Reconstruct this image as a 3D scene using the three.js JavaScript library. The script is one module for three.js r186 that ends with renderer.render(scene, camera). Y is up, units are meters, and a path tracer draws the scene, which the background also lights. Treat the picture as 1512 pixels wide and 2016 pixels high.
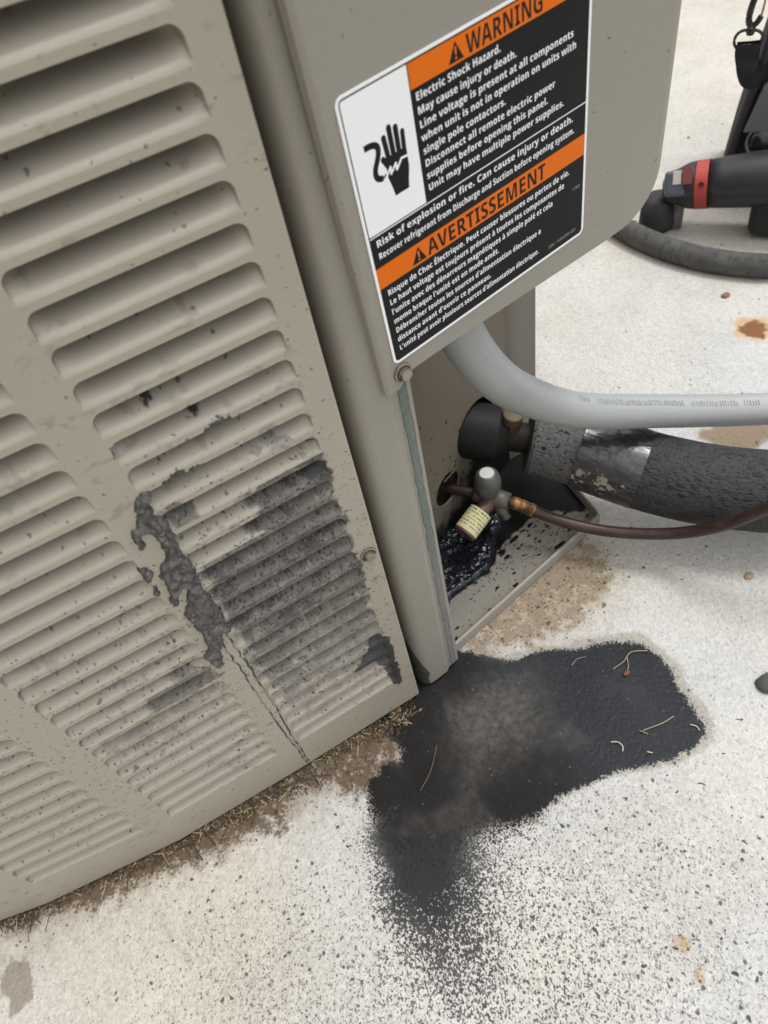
import * as THREE from 'three';
import { mergeGeometries, mergeVertices, toCreasedNormals } from 'three/addons/utils/BufferGeometryUtils.js';
import { RoundedBoxGeometry } from 'three/addons/geometries/RoundedBoxGeometry.js';

// ------------------------------------------------------------------ camera, sky, sun, exposure
const scene = new THREE.Scene();
const camera = new THREE.PerspectiveCamera(70.87, 768 / 1024, 0.02, 200);
camera.position.set(-0.0731, 0.6332, 0.2899);
camera.up.set(0.47775, 0.62484, -0.61752);
camera.focus = 0.52; camera.userData.fStop = 11;
camera.lookAt(-0.0731 + 0.21144, 0.6332 - 0.76405, 0.2899 - 0.60953);
const renderer = new THREE.WebGLRenderer({ antialias: true });
renderer.setSize(768, 1024);
renderer.toneMapping = THREE.LinearToneMapping;
renderer.toneMappingExposure = 1.08;
renderer.shadowMap.enabled = true;

{ // overcast sky: brighter overhead and towards the open side on the right
  const W = 256, H = 128, d = new Float32Array(W * H * 4);
  for (let j = 0; j < H; j++) for (let i = 0; i < W; i++) {
    const el = ((j + 0.5) / H - 0.5) * Math.PI, az = ((i + 0.5) / W - 0.5) * 2 * Math.PI;
    const y = Math.sin(el), x = Math.cos(el) * Math.cos(az), z = Math.cos(el) * Math.sin(az);
    let L = y > 0 ? 0.13 + 1.62 * Math.pow(y, 1.2) : 0.2;
    const side = (0.85 * x + 0.5 * z) * Math.cos(el); L *= 1 + 0.62 * side;
    const k = (j * W + i) * 4;
    d[k] = L * (1.02 - 0.06 * side); d[k + 1] = L; d[k + 2] = L * (0.98 + 0.12 * side); d[k + 3] = 1;
  }
  const t = new THREE.DataTexture(d, W, H, THREE.RGBAFormat, THREE.FloatType);
  t.mapping = THREE.EquirectangularReflectionMapping; t.magFilter = t.minFilter = THREE.LinearFilter; t.needsUpdate = true;
  scene.background = t; scene.environment = t;
}
const sun = new THREE.DirectionalLight(0xffffff, 1.5);
sun.position.set(1.15, 3.2, 0.25); sun.target.position.set(0.1, 0, 0);
sun.castShadow = true; sun.shadow.radius = 28; sun.shadow.mapSize.set(2048, 2048);
Object.assign(sun.shadow.camera, { left: -2, right: 2, top: 2, bottom: -2, near: 0.1, far: 10 });
scene.add(sun, sun.target);

// ------------------------------------------------------------------ helpers
const hash = (x, y, s = 0) => { let h = (Math.imul(x | 0, 374761393) + Math.imul(y | 0, 668265263) + Math.imul(s | 0, 2147483647 ^ 0x5bd1e995)) | 0; h = Math.imul(h ^ (h >>> 13), 1274126177); h ^= h >>> 16; h = Math.imul(h, 0x85ebca6b); h ^= h >>> 13; return (h >>> 0) / 4294967296; };
const rng = s => { let a = s >>> 0; return () => { a = (a + 0x6D2B79F5) | 0; let t = Math.imul(a ^ (a >>> 15), 1 | a); t = (t + Math.imul(t ^ (t >>> 7), 61 | t)) ^ t; return ((t ^ (t >>> 14)) >>> 0) / 4294967296; }; };
const vn = (x, y, s = 0) => { const i = Math.floor(x), j = Math.floor(y); let u = x - i, v = y - j; u = u * u * (3 - 2 * u); v = v * v * (3 - 2 * v); const a = hash(i, j, s), b = hash(i + 1, j, s), c = hash(i, j + 1, s), e = hash(i + 1, j + 1, s); return a + (b - a) * u + (c - a) * v + (a - b - c + e) * u * v; };
const fbm = (x, y, o, s = 0) => { let r = 0, a = 0.5, t = 0; for (let k = 0; k < o; k++) { r += a * vn(x, y, s + k * 17); t += a; x *= 2.03; y *= 2.03; a *= 0.5; } return r / t; };
const ss = (a, b, x) => { const t = Math.min(1, Math.max(0, (x - a) / (b - a))); return t * t * (3 - 2 * t); };
const mix = (a, b, t) => a + (b - a) * t, clamp = (x, a = 0, b = 1) => Math.min(b, Math.max(a, x));
// irregular dots: strongest cover of any dot at (x, y); density 0..1 is the chance that a cell holds one
function dots(x, y, cell, dens, s, rmin = 0.12, rmax = 0.45, stretch = 1) {
  if (dens <= 0) return 0;
  const wx = x / cell + (vn(x / cell * 4.7, y / cell * 4.7, s + 5) - 0.5) * 0.3, wy = y / cell / stretch + (vn(x / cell * 4.7, y / cell * 4.7, s + 6) - 0.5) * 0.3;
  const ci = Math.floor(wx), cj = Math.floor(wy); let m = 0;
  for (let a = -1; a <= 1; a++) for (let b = -1; b <= 1; b++) {
    const i = ci + a, j = cj + b; if (hash(i, j, s) >= dens) continue;
    const q = hash(i, j, s + 3), r = rmin + (rmax - rmin) * q * q;
    const dx = wx - i - 0.2 - 0.6 * hash(i, j, s + 1), dy = wy - j - 0.2 - 0.6 * hash(i, j, s + 2);
    const v = 1 - ss(r * 0.75, r * 1.15, Math.sqrt(dx * dx + dy * dy)); if (v > m) m = v;
  }
  return m;
}
// scalar field made of filled polygons (flat lists in mm) and blurred
class Field {
  constructor(x0, y0, x1, y1, step) { Object.assign(this, { x0, y0, step }); this.w = Math.ceil((x1 - x0) / step) + 1; this.h = Math.ceil((y1 - y0) / step) + 1; this.d = new Float32Array(this.w * this.h); }
  poly(mm, val = 1) {
    const P = []; for (let i = 0; i < mm.length; i += 2) P.push([mm[i] / 1000, mm[i + 1] / 1000]);
    for (let j = 0; j < this.h; j++) {
      const y = this.y0 + j * this.step, xs = [];
      for (let a = 0, b = P.length - 1; a < P.length; b = a++) if ((P[a][1] > y) !== (P[b][1] > y)) xs.push(P[a][0] + (y - P[a][1]) / (P[b][1] - P[a][1]) * (P[b][0] - P[a][0]));
      xs.sort((p, q) => p - q);
      for (let k = 0; k + 1 < xs.length; k += 2) for (let i = Math.max(0, Math.ceil((xs[k] - this.x0) / this.step)); i <= Math.min(this.w - 1, Math.floor((xs[k + 1] - this.x0) / this.step)); i++) this.d[j * this.w + i] = Math.max(this.d[j * this.w + i], val);
    }
    return this;
  }
  line(mm, r, val = 1) {
    for (let k = 0; k + 3 < mm.length; k += 2) {
      const ax = mm[k] / 1000, ay = mm[k + 1] / 1000, bx = mm[k + 2] / 1000, by = mm[k + 3] / 1000, L2 = (bx - ax) ** 2 + (by - ay) ** 2;
      for (let j = 0; j < this.h; j++) for (let i = 0; i < this.w; i++) {
        const x = this.x0 + i * this.step, y = this.y0 + j * this.step; if (x < Math.min(ax, bx) - r || x > Math.max(ax, bx) + r || y < Math.min(ay, by) - r || y > Math.max(ay, by) + r) continue;
        const t = clamp(((x - ax) * (bx - ax) + (y - ay) * (by - ay)) / L2), d = Math.hypot(x - ax - t * (bx - ax), y - ay - t * (by - ay));
        if (d < r) this.d[j * this.w + i] = Math.max(this.d[j * this.w + i], val * (1 - d / r * 0.6));
      }
    }
    return this;
  }
  blur(r) {
    const n = Math.max(1, Math.round(r / this.step)), { w, h } = this; let a = this.d, b = new Float32Array(w * h);
    for (let p = 0; p < 2; p++) {
      for (let j = 0; j < h; j++) { let s = 0; const at = i => a[j * w + Math.min(w - 1, Math.max(0, i))]; for (let i = -n; i <= n; i++) s += at(i); for (let i = 0; i < w; i++) { b[j * w + i] = s / (2 * n + 1); s += at(i + n + 1) - at(i - n); } }
      for (let i = 0; i < w; i++) { let s = 0; const at = j => b[Math.min(h - 1, Math.max(0, j)) * w + i]; for (let j = -n; j <= n; j++) s += at(j); for (let j = 0; j < h; j++) { a[j * w + i] = s / (2 * n + 1); s += at(j + n + 1) - at(j - n); } }
    }
    return this;
  }
  at(x, y) {
    const fx = (x - this.x0) / this.step, fy = (y - this.y0) / this.step, i = Math.floor(fx), j = Math.floor(fy);
    if (i < 0 || j < 0 || i >= this.w - 1 || j >= this.h - 1) return 0;
    const u = fx - i, v = fy - j, k = j * this.w + i, d = this.d;
    return (d[k] * (1 - u) + d[k + 1] * u) * (1 - v) + (d[k + this.w] * (1 - u) + d[k + this.w + 1] * u) * v;
  }
}
const enc = v => { v = clamp(v); return Math.round(255 * (v <= 0.0031308 ? v * 12.92 : 1.055 * Math.pow(v, 1 / 2.4) - 0.055)); };
const LUT = new Uint8Array(4097); for (let i = 0; i <= 4096; i++) LUT[i] = enc(i / 4096);
const toS = v => LUT[(clamp(v) * 4096) | 0];
// fn(x, y, out): out = [r, g, b (linear), height 0..1, roughness]
function bake(w, h, x0, y0, x1, y1, fn, { rough = false, bump = true, wrap = THREE.ClampToEdgeWrapping } = {}) {
  const c = new Uint8Array(w * h * 4), b = bump ? new Uint8Array(w * h * 4) : null, r = rough ? new Uint8Array(w * h * 4) : null, o = [0, 0, 0, 0, 0];
  for (let j = 0; j < h; j++) for (let i = 0; i < w; i++) {
    fn(x0 + (i + 0.5) / w * (x1 - x0), y0 + (j + 0.5) / h * (y1 - y0), o);
    const k = (j * w + i) * 4; c[k] = toS(o[0]); c[k + 1] = toS(o[1]); c[k + 2] = toS(o[2]); c[k + 3] = 255;
    if (b) { b[k] = b[k + 1] = b[k + 2] = clamp(o[3]) * 255; b[k + 3] = 255; }
    if (r) { r[k] = r[k + 1] = r[k + 2] = clamp(o[4]) * 255; r[k + 3] = 255; }
  }
  const mk = (d, srgb) => { if (!d) return null; const t = new THREE.DataTexture(d, w, h); t.magFilter = THREE.LinearFilter; t.minFilter = THREE.LinearMipmapLinearFilter; t.generateMipmaps = true; t.wrapS = t.wrapT = wrap; if (srgb) t.colorSpace = THREE.SRGBColorSpace; t.needsUpdate = true; return t; };
  return { map: mk(c, true), bumpMap: mk(b), roughnessMap: mk(r) };
}
const col = (r, g, b) => new THREE.Color().setRGB(r, g, b);
const std = (r, g, b, rough, o = {}) => new THREE.MeshStandardMaterial({ color: col(r, g, b), roughness: rough, side: THREE.DoubleSide, ...o });
const phys = (r, g, b, rough, o = {}) => new THREE.MeshPhysicalMaterial({ color: col(r, g, b), roughness: rough, side: THREE.DoubleSide, ...o });
const used = {};
const numbered = n => { const k = used[n] = (used[n] ?? -1) + 1; return k ? `${n}_${String(k).padStart(3, '0')}` : n; };
function thing(name, label, category, pos = [0, 0, 0], group) {
  const o = new THREE.Group(); o.name = numbered(name); o.position.set(...pos); o.userData = { label, category }; if (group) o.userData.group = group; scene.add(o); return o;
}
function part(name, geo, mat, parent, label) {
  const m = new THREE.Mesh(geo, mat); m.name = name; m.castShadow = m.receiveShadow = true;
  if (label) m.userData.label = label;
  // geometries are written in world metres: shift them under their parent
  parent.updateWorldMatrix(true, false); const inv = parent.matrixWorld.clone().invert();
  m.geometry.applyMatrix4(inv); parent.add(m); return m;
}
function structure(name, geo, mat) { const m = new THREE.Mesh(geo, mat); m.name = numbered(name); m.userData.kind = 'structure'; m.receiveShadow = m.castShadow = true; scene.add(m); return m; }
function meshFrom(pos, idx, uv) { const g = new THREE.BufferGeometry(); g.setAttribute('position', new THREE.Float32BufferAttribute(pos, 3)); if (uv) g.setAttribute('uv', new THREE.Float32BufferAttribute(uv, 2)); g.setIndex(idx); g.computeVertexNormals(); return g; }
// grid surface p(i, j) -> [x, y, z, u, v]
function grid(nu, nv, p) {
  const pos = [], uv = [], idx = [];
  for (let j = 0; j <= nv; j++) for (let i = 0; i <= nu; i++) { const q = p(i / nu, j / nv, i, j); pos.push(q[0], q[1], q[2]); uv.push(q[3] ?? i / nu, q[4] ?? j / nv); }
  for (let j = 0; j < nv; j++) for (let i = 0; i < nu; i++) { const a = j * (nu + 1) + i, b = a + 1, c = a + nu + 1, d = c + 1; idx.push(a, b, d, a, d, c); }
  return meshFrom(pos, idx, uv);
}
const V = (x, y, z) => new THREE.Vector3(x, y, z);
const curve = pts => new THREE.CatmullRomCurve3(pts.map(p => V(...p)), false, 'centripetal');
// pipe along curve between parameters t0, t1; radius r(t, angle); uv = (metres along, metres round); closed ends
function sweep(cv, t0, t1, r, nt = 60, na = 40, caps = true) {
  const L = cv.getLength(), pos = [], uv = [], idx = [], rf = typeof r === 'number' ? () => r : r, up = V(0, 1, 0);
  const ring = t => { const c = cv.getPointAt(t), T = cv.getTangentAt(t); const B = V().crossVectors(T, up); if (B.lengthSq() < 1e-4) B.set(0, 0, 1); B.normalize(); const N = V().crossVectors(B, T).normalize(); return { c, B, N, T }; };
  for (let j = 0; j <= nt; j++) { const t = mix(t0, t1, j / nt), { c, B, N } = ring(t);
    for (let i = 0; i <= na; i++) { const a = i / na * 2 * Math.PI, R = rf(t, a); pos.push(c.x + (N.x * Math.cos(a) + B.x * Math.sin(a)) * R, c.y + (N.y * Math.cos(a) + B.y * Math.sin(a)) * R, c.z + (N.z * Math.cos(a) + B.z * Math.sin(a)) * R); uv.push(t * L, i / na); } }
  for (let j = 0; j < nt; j++) for (let i = 0; i < na; i++) { const a = j * (na + 1) + i, b = a + 1, c = a + na + 1, d = c + 1; idx.push(a, d, b, a, c, d); }
  if (caps) for (const [j, t] of [[0, t0], [nt, t1]]) { const { c } = ring(t), o = pos.length / 3; pos.push(c.x, c.y, c.z); uv.push(t * L, 0.5); for (let i = 0; i < na; i++) { const a = j * (na + 1) + i; const q = o + 1 + i; pos.push(pos[a * 3], pos[a * 3 + 1], pos[a * 3 + 2]); uv.push(t * L, i / na); idx.push(o, j ? o + 1 + (i + 1) % na : q, j ? q : o + 1 + (i + 1) % na); } }
  return meshFrom(pos, idx, uv);
}
// lathe profile [[radius, along], ...] turned about the axis a -> b
function turned(profile, a, dir, seg = 40) {
  const g = new THREE.LatheGeometry(profile.map(p => new THREE.Vector2(p[0], p[1])), seg);
  g.applyQuaternion(new THREE.Quaternion().setFromUnitVectors(V(0, 1, 0), dir.clone().normalize())); g.translate(a.x, a.y, a.z); return g;
}
function strip(pts, y0, y1) { // plan polyline [x, z] raised from y0 to y1, smooth
  const pos = [], uv = [], idx = []; let s = 0;
  pts.forEach((p, i) => { if (i) s += Math.hypot(p[0] - pts[i - 1][0], p[1] - pts[i - 1][1]); pos.push(p[0], y0, p[1], p[0], y1, p[1]); uv.push(s, y0, s, y1); if (i) { const k = 2 * i; idx.push(k - 2, k, k + 1, k - 2, k + 1, k - 1); } });
  return meshFrom(pos, idx, uv);
}
function prism(pts, y0, y1) { // plan polygon [x, z] as a solid
  const s = new THREE.Shape(pts.map(p => new THREE.Vector2(p[0], -p[1]))); const g = new THREE.ExtrudeGeometry(s, { depth: y1 - y0, bevelEnabled: false }); g.rotateX(-Math.PI / 2); g.translate(0, y0, 0); return g;
}
const creased = (g, a = 0.6) => toCreasedNormals(g.index ? g.toNonIndexed() : g, a);

// ------------------------------------------------------------------ ground: concrete slab with the oil stain
const STAIN = [-43,-2,-27,22,-22,44,-51,37,-71,46,-79,70,-74,111,-49,115,-33,127,-8,129,10,136,36,150,54,142,80,145,103,147,131,158,161,169,194,173,207,163,211,149,210,126,220,112,222,91,214,70,197,57,177,48,150,37,136,25,127,24,104,18,94,3,82,-10,70,-16,60,-60,10,-60];
const HALO = [-43,-2,-27,22,-22,44,-51,37,-71,46,-79,70,-74,111,-49,115,-33,127,-8,129,10,136,36,150,54,144,80,148,103,150,131,162,161,174,196,179,214,168,219,150,220,128,229,112,230,90,224,64,204,50,180,40,152,30,136,19,127,18,104,12,94,-3,70,-16];
const gx0 = -0.46, gx1 = 0.56, gz0 = -0.34, gz1 = 0.36;
const fStain = new Field(gx0, gz0, gx1, gz1, 0.002).poly(STAIN).blur(0.005);
const fStainSoft = new Field(gx0, gz0, gx1, gz1, 0.004).poly(STAIN).blur(0.02);
const fHalo = new Field(gx0, gz0, gx1, gz1, 0.002).poly(HALO).blur(0.004);
const fSpray = new Field(gx0, gz0, gx1, gz1, 0.004).poly([-100,105,35,130,50,190,-5,330,-135,260,-125,170], 0.24).poly([-88,105,-10,122,-8,150,-40,200,-70,245,-108,205,-102,150], 0.50).poly([-74,60,-16,112,-30,130,-52,148,-74,172,-88,150,-88,105], 1).blur(0.02);
const fWide = new Field(gx0, gz0, gx1, gz1, 0.006).poly([-300,40,40,130,160,170,140,360,-200,360,-330,200], 1).blur(0.06);
const fBrown = new Field(gx0, gz0, gx1, gz1, 0.003).poly([71,-30,251,-60,262,-20,240,8,196,22,139,12,93,0]).poly([-389,-45,-105,-16,-30,-10,-12,36,-40,54,-66,50,-100,28,-174,20,-264,7,-391,-17]).blur(0.014);
const fSpots = new Field(gx0, gz0, gx1, gz1, 0.0015).poly([-398,8,-384,6,-372,24,-378,42,-396,46]).poly([68,268,76,265,79,274,71,277]).poly([69,291,76,290,77,297,70,299]).blur(0.0025);
const fScratch = new Field(gx0, gz0, gx1, gz1, 0.001).line([-268,38,-262,58,-256,78,-252,100], 0.0016).line([-250,60,-246,90], 0.0012).blur(0.001);
const fGrey = new Field(gx0, gz0, gx1, gz1, 0.003).poly([78,23,116,44,105,79,56,90,10,84,29,40]).blur(0.014);
const fRust = new Field(0.4, -0.34, 0.8, 0.1, 0.003).poly([622,-196,642,-202,660,-186,654,-166,634,-160,620,-176]).blur(0.008);
const fTan = new Field(0.3, -0.2, 0.7, 0.1, 0.004).poly([440,-80,520,-110,560,-60,520,-30,450,-40]).blur(0.012);
function concrete(x, z, o, fine) {
  const big = fbm(x * 3 + 7, z * 3, 3, 1), med = fbm(x * 22, z * 22, 3, 4), gr = fine ? fbm(x * 420, z * 420, 2, 9) : 0.5, gr2 = vn(x * 900, z * 900, 31);
  let v = 0.51 + 0.10 * (big - 0.5) + 0.08 * (med - 0.5) + 0.15 * (gr - 0.5) + (fine ? 0.10 * (gr2 - 0.5) : 0);
  const warm = clamp(0.16 + 1.7 * (fbm(x * 4 + 3, z * 4, 3, 21) - 0.5) + 0.55 * ss(0.0, -0.25, z) + 0.6 * ss(0.02, -0.3, x));  // warm light towards the left and rear, put into the slab colour
  let r = v * mix(1.0, 1.05, warm), g = v * mix(1.01, 0.975, warm), b = v * mix(0.995, 0.83, warm), h = 0.55 + 0.5 * (gr - 0.5) + 0.3 * (gr2 - 0.5), ro = 0.9;
  const blend = (R, G, B, t) => { r = mix(r, R, t); g = mix(g, G, t); b = mix(b, B, t); };
  // pale pop-outs and small pits
  if (fine) { const p = dots(x, z, 0.004, 0.10, 40, 0.1, 0.35); if (p) { blend(0.3, 0.28, 0.24, p * 0.5); h -= p * 0.35; } }
  const wx = x + 0.012 * (fbm(x * 60, z * 60, 3, 50) - 0.5), wz = z + 0.012 * (fbm(x * 60, z * 60, 3, 60) - 0.5);
  const br = Math.min(1, fBrown.at(wx, wz) * 1.35);
  if (br > 0.02) { // rotted leaf dust and rust-brown tide marks
    const n = fbm(x * 130, z * 130, 4, 70), k = clamp(br * 1.25 - 0.25 + (n - 0.5) * 1.3);
    const lo = fbm(x * 26, z * 26, 3, 73), g0 = vn(x * 720, z * 720, 33); const foot = ss(0.06, 0.0, x); blend(mix(0.38, 0.19, foot), mix(0.285, 0.128, foot), mix(0.18, 0.068, foot), clamp(br * 1.1 - 0.1 + 0.9 * (n - 0.5)) * 0.75); blend(0.085, 0.056, 0.032, mix(0.55, 1, foot) * ss(0.30, 0.62, br * 0.62 + 0.75 * (lo - 0.5) + 0.55 * (n - 0.5) + 0.35 * (g0 - 0.5)) * 0.8);
  }
  if (br > 0.05 && fine) { const d = Math.max(dots(x, z, 0.0035, br * 0.55, 66, 0.08, 0.36), dots(x + 0.4 * z, z, 0.009, br * 0.40, 68, 0.08, 0.3)); blend(0.06, 0.042, 0.028, d * 0.75); const lt = dots(x, z, 0.006, br * 0.3, 71, 0.1, 0.35); blend(0.5, 0.42, 0.30, lt * 0.35); }
  const ru = x > 0.4 ? fRust.at(wx, wz) : 0;
  if (ru > 0.01) { blend(0.52, 0.30, 0.10, ss(0.05, 0.4, ru + 0.4 * (fbm(x * 90, z * 90, 3, 75) - 0.5)) * 0.7); blend(0.16, 0.05, 0.02, ss(0.40, 0.65, ru + 0.7 * (fbm(x * 120, z * 120, 3, 77) - 0.5)) * 0.85); }
  const tn = x > 0.3 ? fTan.at(wx, wz) : 0;
  if (tn > 0.01) blend(0.2, 0.13, 0.06, ss(0.2, 0.7, tn + 0.6 * (fbm(x * 70, z * 70, 3, 79) - 0.5)) * 0.8);
  const sm = fSpots.at(wx, wz); if (sm > 0.02) { const t = ss(0.2, 0.6, sm + 1.1 * (fbm(x * 160, z * 160, 3, 63) - 0.5)); if (x < -0.3) blend(0.14, 0.105, 0.07, t * 0.6); else blend(0.40, 0.29, 0.15, t * 0.7); }
  const scr = fScratch.at(x, z); if (scr > 0.05) blend(r * 0.75, g * 0.74, b * 0.72, scr * ss(0.35, 0.6, vn(z * 300, x * 300, 12)) * 0.8);
  // black droplets, from a fine mist to a solid coat
  const near = fWide.at(x, z), sp = fSpray.at(wx, wz), g1 = 0.5 * vn(x * 900 + z * 160, z * 700, 33) + 0.5 * vn(x * 1500 + 5, z * 1300, 31);
  let k = 0;
  { const dens = Math.max(sp, 0.035 + 0.23 * near) + 0.10 * (fbm(x * 70, z * 70, 2, 61) - 0.5), thr = 0.10 + 0.98 * dens; k = 1 - ss(thr - 0.09, thr + 0.09, g1); if (sp < 0.2) k *= mix(0.7, 1, sp * 5); }
  k = Math.max(k, dots(x, z, 0.0045, 0.012 + 0.24 * near, 84, 0.1, 0.36) * 0.9, dots(x, z, 0.012, 0.02 + 0.19 * near, 87, 0.06, 0.17));
  k = Math.max(k, dots(x, z, 0.03, 0.035 + 0.10 * near, 92, 0.03, 0.09));
  blend(0.019, 0.019, 0.022, k * mix(0.88, 0.98, ss(0.3, 0.8, sp)));
  // the soaked oil stain
  const hl = fHalo.at(wx * 0.5 + x * 0.5, wz * 0.5 + z * 0.5);
  if (hl > 0.1) { const t = ss(0.25, 0.8, hl + 0.45 * (g1 - 0.5) + 0.3 * (fbm(x * 120, z * 120, 3, 65) - 0.5)); blend(r * 0.55, g * 0.50, b * 0.41, t * 0.62); }
  const soft = ss(0.05, -0.04, x - 0.6 * (z - 0.1)) * ss(0.045, 0.085, z), st = soft * fStainSoft.at(x, z) + (1 - soft) * fStain.at(x + 0.005 * (fbm(x * 150, z * 150, 3, 100) - 0.5), z + 0.005 * (fbm(x * 150, z * 150, 3, 110) - 0.5));
  if (st > 0.05) {
    const t = ss(0.40, 0.60, st + mix(0.55, 1.5, soft) * (g1 - 0.5) + 0.25 * (fbm(x * 55, z * 55, 2, 160) - 0.5)), n = fbm(x * 240, z * 240, 4, 120), w = fbm(x * 28, z * 28, 3, 130);
    const rt = ss(0.05, 0.12, x), q = 0.007 + 0.012 * n * w * 2; let R = q * mix(1.1, 0.9, rt), G = q * 1.02, B = q * mix(1.0, 1.3, rt);  // blue tint on the right stands in for sky sheen on the oil
    const film = clamp(fGrey.at(wx, wz) * 1.05 + 0.30 * ss(0.52, 0.75, w) * (x < 0.12 ? 1 : 0.3)), gy = film * (0.45 + 0.9 * (n - 0.3)) * ss(0.15, 0.6, g1 + 0.2);
    R = mix(R, 0.118, gy); G = mix(G, 0.110, gy); B = mix(B, 0.100, gy);
    const dust = dots(x, z, 0.003, 0.05, 150, 0.08, 0.2); R += dust * 0.12; G += dust * 0.11; B += dust * 0.1;
    r = mix(r, R, t); g = mix(g, G, t); b = mix(b, B, t); ro = mix(ro, mix(mix(0.8, 0.5, rt), 0.9, clamp(gy)) + 0.2 * (n - 0.5), t); h = mix(h, 0.42 + 0.22 * (gr - 0.5), t);
  }
  o[0] = r; o[1] = g; o[2] = b; o[3] = h; o[4] = ro;
}
function sheet(x0, z0, x1, z1, y, skip) { // flat quad with uv 0..1 over its bounds, optionally with a rectangular hole
  const s = new THREE.Shape([[x0, z0], [x1, z0], [x1, z1], [x0, z1]].map(p => new THREE.Vector2(p[0], p[1])));
  if (skip) s.holes.push(new THREE.Path([[skip[0], skip[1]], [skip[0], skip[3]], [skip[2], skip[3]], [skip[2], skip[1]]].map(p => new THREE.Vector2(p[0], p[1]))));
  const sg = new THREE.ShapeGeometry(s), P = sg.attributes.position, pos = [], uv = [], idx = Array.from(sg.index.array);
  for (let i = 0; i < P.count; i++) { const x = P.getX(i), z = P.getY(i); pos.push(x, y, z); uv.push((x - x0) / (x1 - x0), (z - z0) / (z1 - z0)); }
  for (let i = 0; i < idx.length; i += 3) [idx[i + 1], idx[i + 2]] = [idx[i + 2], idx[i + 1]];
  return meshFrom(pos, idx, uv);
}
const mx0 = -0.9, mx1 = 1.75, mz0 = -1.5, mz1 = 0.7;
{
  const t1 = bake(2048, 1406, gx0, gz0, gx1, gz1, (x, z, o) => concrete(x, z, o, true), { rough: true });
  structure('concrete_slab', sheet(gx0, gz0, gx1, gz1, 0), new THREE.MeshPhysicalMaterial({ ...t1, bumpScale: 0.0012, roughness: 1, specularIntensity: 0.45, side: THREE.DoubleSide }));
  const t2 = bake(2048, 1700, mx0, mz0, mx1, mz1, (x, z, o) => concrete(x, z, o, x > 0.3 && z < 0.3), { bump: false });
  structure('concrete_slab', sheet(mx0, mz0, mx1, mz1, 0, [gx0, gz0, gx1, gz1]), new THREE.MeshPhysicalMaterial({ ...t2, roughness: 0.9, specularIntensity: 0.45, side: THREE.DoubleSide }));
  structure('ground', sheet(-60, -60, 60, 60, -0.004), std(0.22, 0.21, 0.16, 0.95));  // unseen ground past the slab, kept dark to cut bounced light
}

// ------------------------------------------------------------------ condenser unit
const PITCH = 0.018313, TIP0 = 0.4004, tip = i => TIP0 - PITCH * i, HGT = 0.82;
const paintRGB = [0.312, 0.290, 0.247];  // door and post paint, darkened to imitate less light than the guard gets
const DRIP = [-93,380,-99,379,-102,375,-102,369,-106,362,-111,360,-114,353,-113,345,-112,336,-110,351,-107,356,-104,353,-102,345,-102,336,-105,328,-109,326,-112,318,-112,312,-113,305,-117,294,-116,286,-109,300,-104,300,-107,290,-113,280,-113,266,-112,248,-115,236,-120,228,-117,212,-112,209,-110,226,-105,232,-101,244,-97,238,-95,246,-96,260,-96,270,-97,281,-96,297,-94,304,-95,312,-95,321,-95,329,-95,335,-95,341,-94,351,-94,360,-98,363,-97,372,-92,376];
const px0 = -0.47, px1 = 0.02, py0 = 0, py1 = 0.62;
const fDrip = new Field(px0, py0, px1, py1, 0.001).poly(DRIP).poly([-119,334,-116,330,-116,322,-119,317,-117,312,-118,306,-121,303,-121,307,-119,310,-120,317,-120,324]).blur(0.0012);
// what each slat of the right-hand column carries: [from, to, amount] in mm from its right end
const FILM = { 2: [[-50, -10, 0.62], [-98, -84, 0.3]], 3: [[-97, -74, 0.8], [-34, -2, 0.45]], 4: [[-62, 2, 0.95], [-97, -62, 0.15]], 5: [[-70, 2, 0.95], [-98, -70, 0.2]], 6: [[-98, 2, 0.85]], 7: [[-98, 2, 0.95]], 8: [[-98, 2, 0.92]], 9: [[-98, 2, 0.95]], 10: [[-98, 2, 0.9]], 11: [[-98, 2, 0.85]], 12: [[-98, 1, 0.78]], 13: [[-98, 1, 0.75]], 14: [[-98, 1, 0.7]], 15: [[-96, 2, 0.66]], 16: [[-94, 3, 0.6]], 17: [[-88, 3, 0.52]], 18: [[-80, 2, 0.4]], 19: [[-70, 0, 0.25]] };
const FILM2 = { 6: [[-160, -122, 0.22]], 8: [[-150, -121, 0.35]], 9: [[-175, -124, 0.42]], 10: [[-150, -122, 0.72], [-190, -150, 0.35]], 11: [[-175, -120, 0.8], [-210, -175, 0.3]], 12: [[-214, -122, 0.62]], 13: [[-214, -150, 0.5], [-150, -122, 0.3]], 14: [[-214, -130, 0.3]], 17: [[-170, -122, 0.35]], 18: [[-165, -122, 0.42]], 19: [[-160, -124, 0.4]] };
function film(x, y, e) { const i = Math.ceil((TIP0 - y) / PITCH), L = (x > -0.109 ? FILM : FILM2)[i]; if (!L) return 0; let m = 0; for (const [a, b, q] of L) m = Math.max(m, q * ss(a / 1000 - 0.006, a / 1000 + (a > -80 ? 0.022 : 0.009), x + e * (a > -80 ? 1 : 0.3)) * (1 - ss(b / 1000 - 0.003, b / 1000 + 0.003, x + e * (b > -8 ? 0.25 : 1)))); const t = (y - TIP0 + PITCH * i) / PITCH; return m * (t > 0.8 ? 0.9 : 1); }
const fInk = new Field(px0, py0, px1, py1, 0.001).poly([-5,138,3,127,5,103,4,63,4,41,-5,52,-4,88,-16,101,-35,104,-18,113,-12,129]).poly([-14,339,-1,336,0,327,-14,328,-27,330], 0.5)
  .poly([-75,432,-67,428,-71,422]).poly([-59,416,-50,414,-52,407,-56,404,-58,412]).line([-84,378,-74,379,-63,379], 0.0025).line([-55,396,-46,397,-36,397], 0.0022).blur(0.0015);
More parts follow.
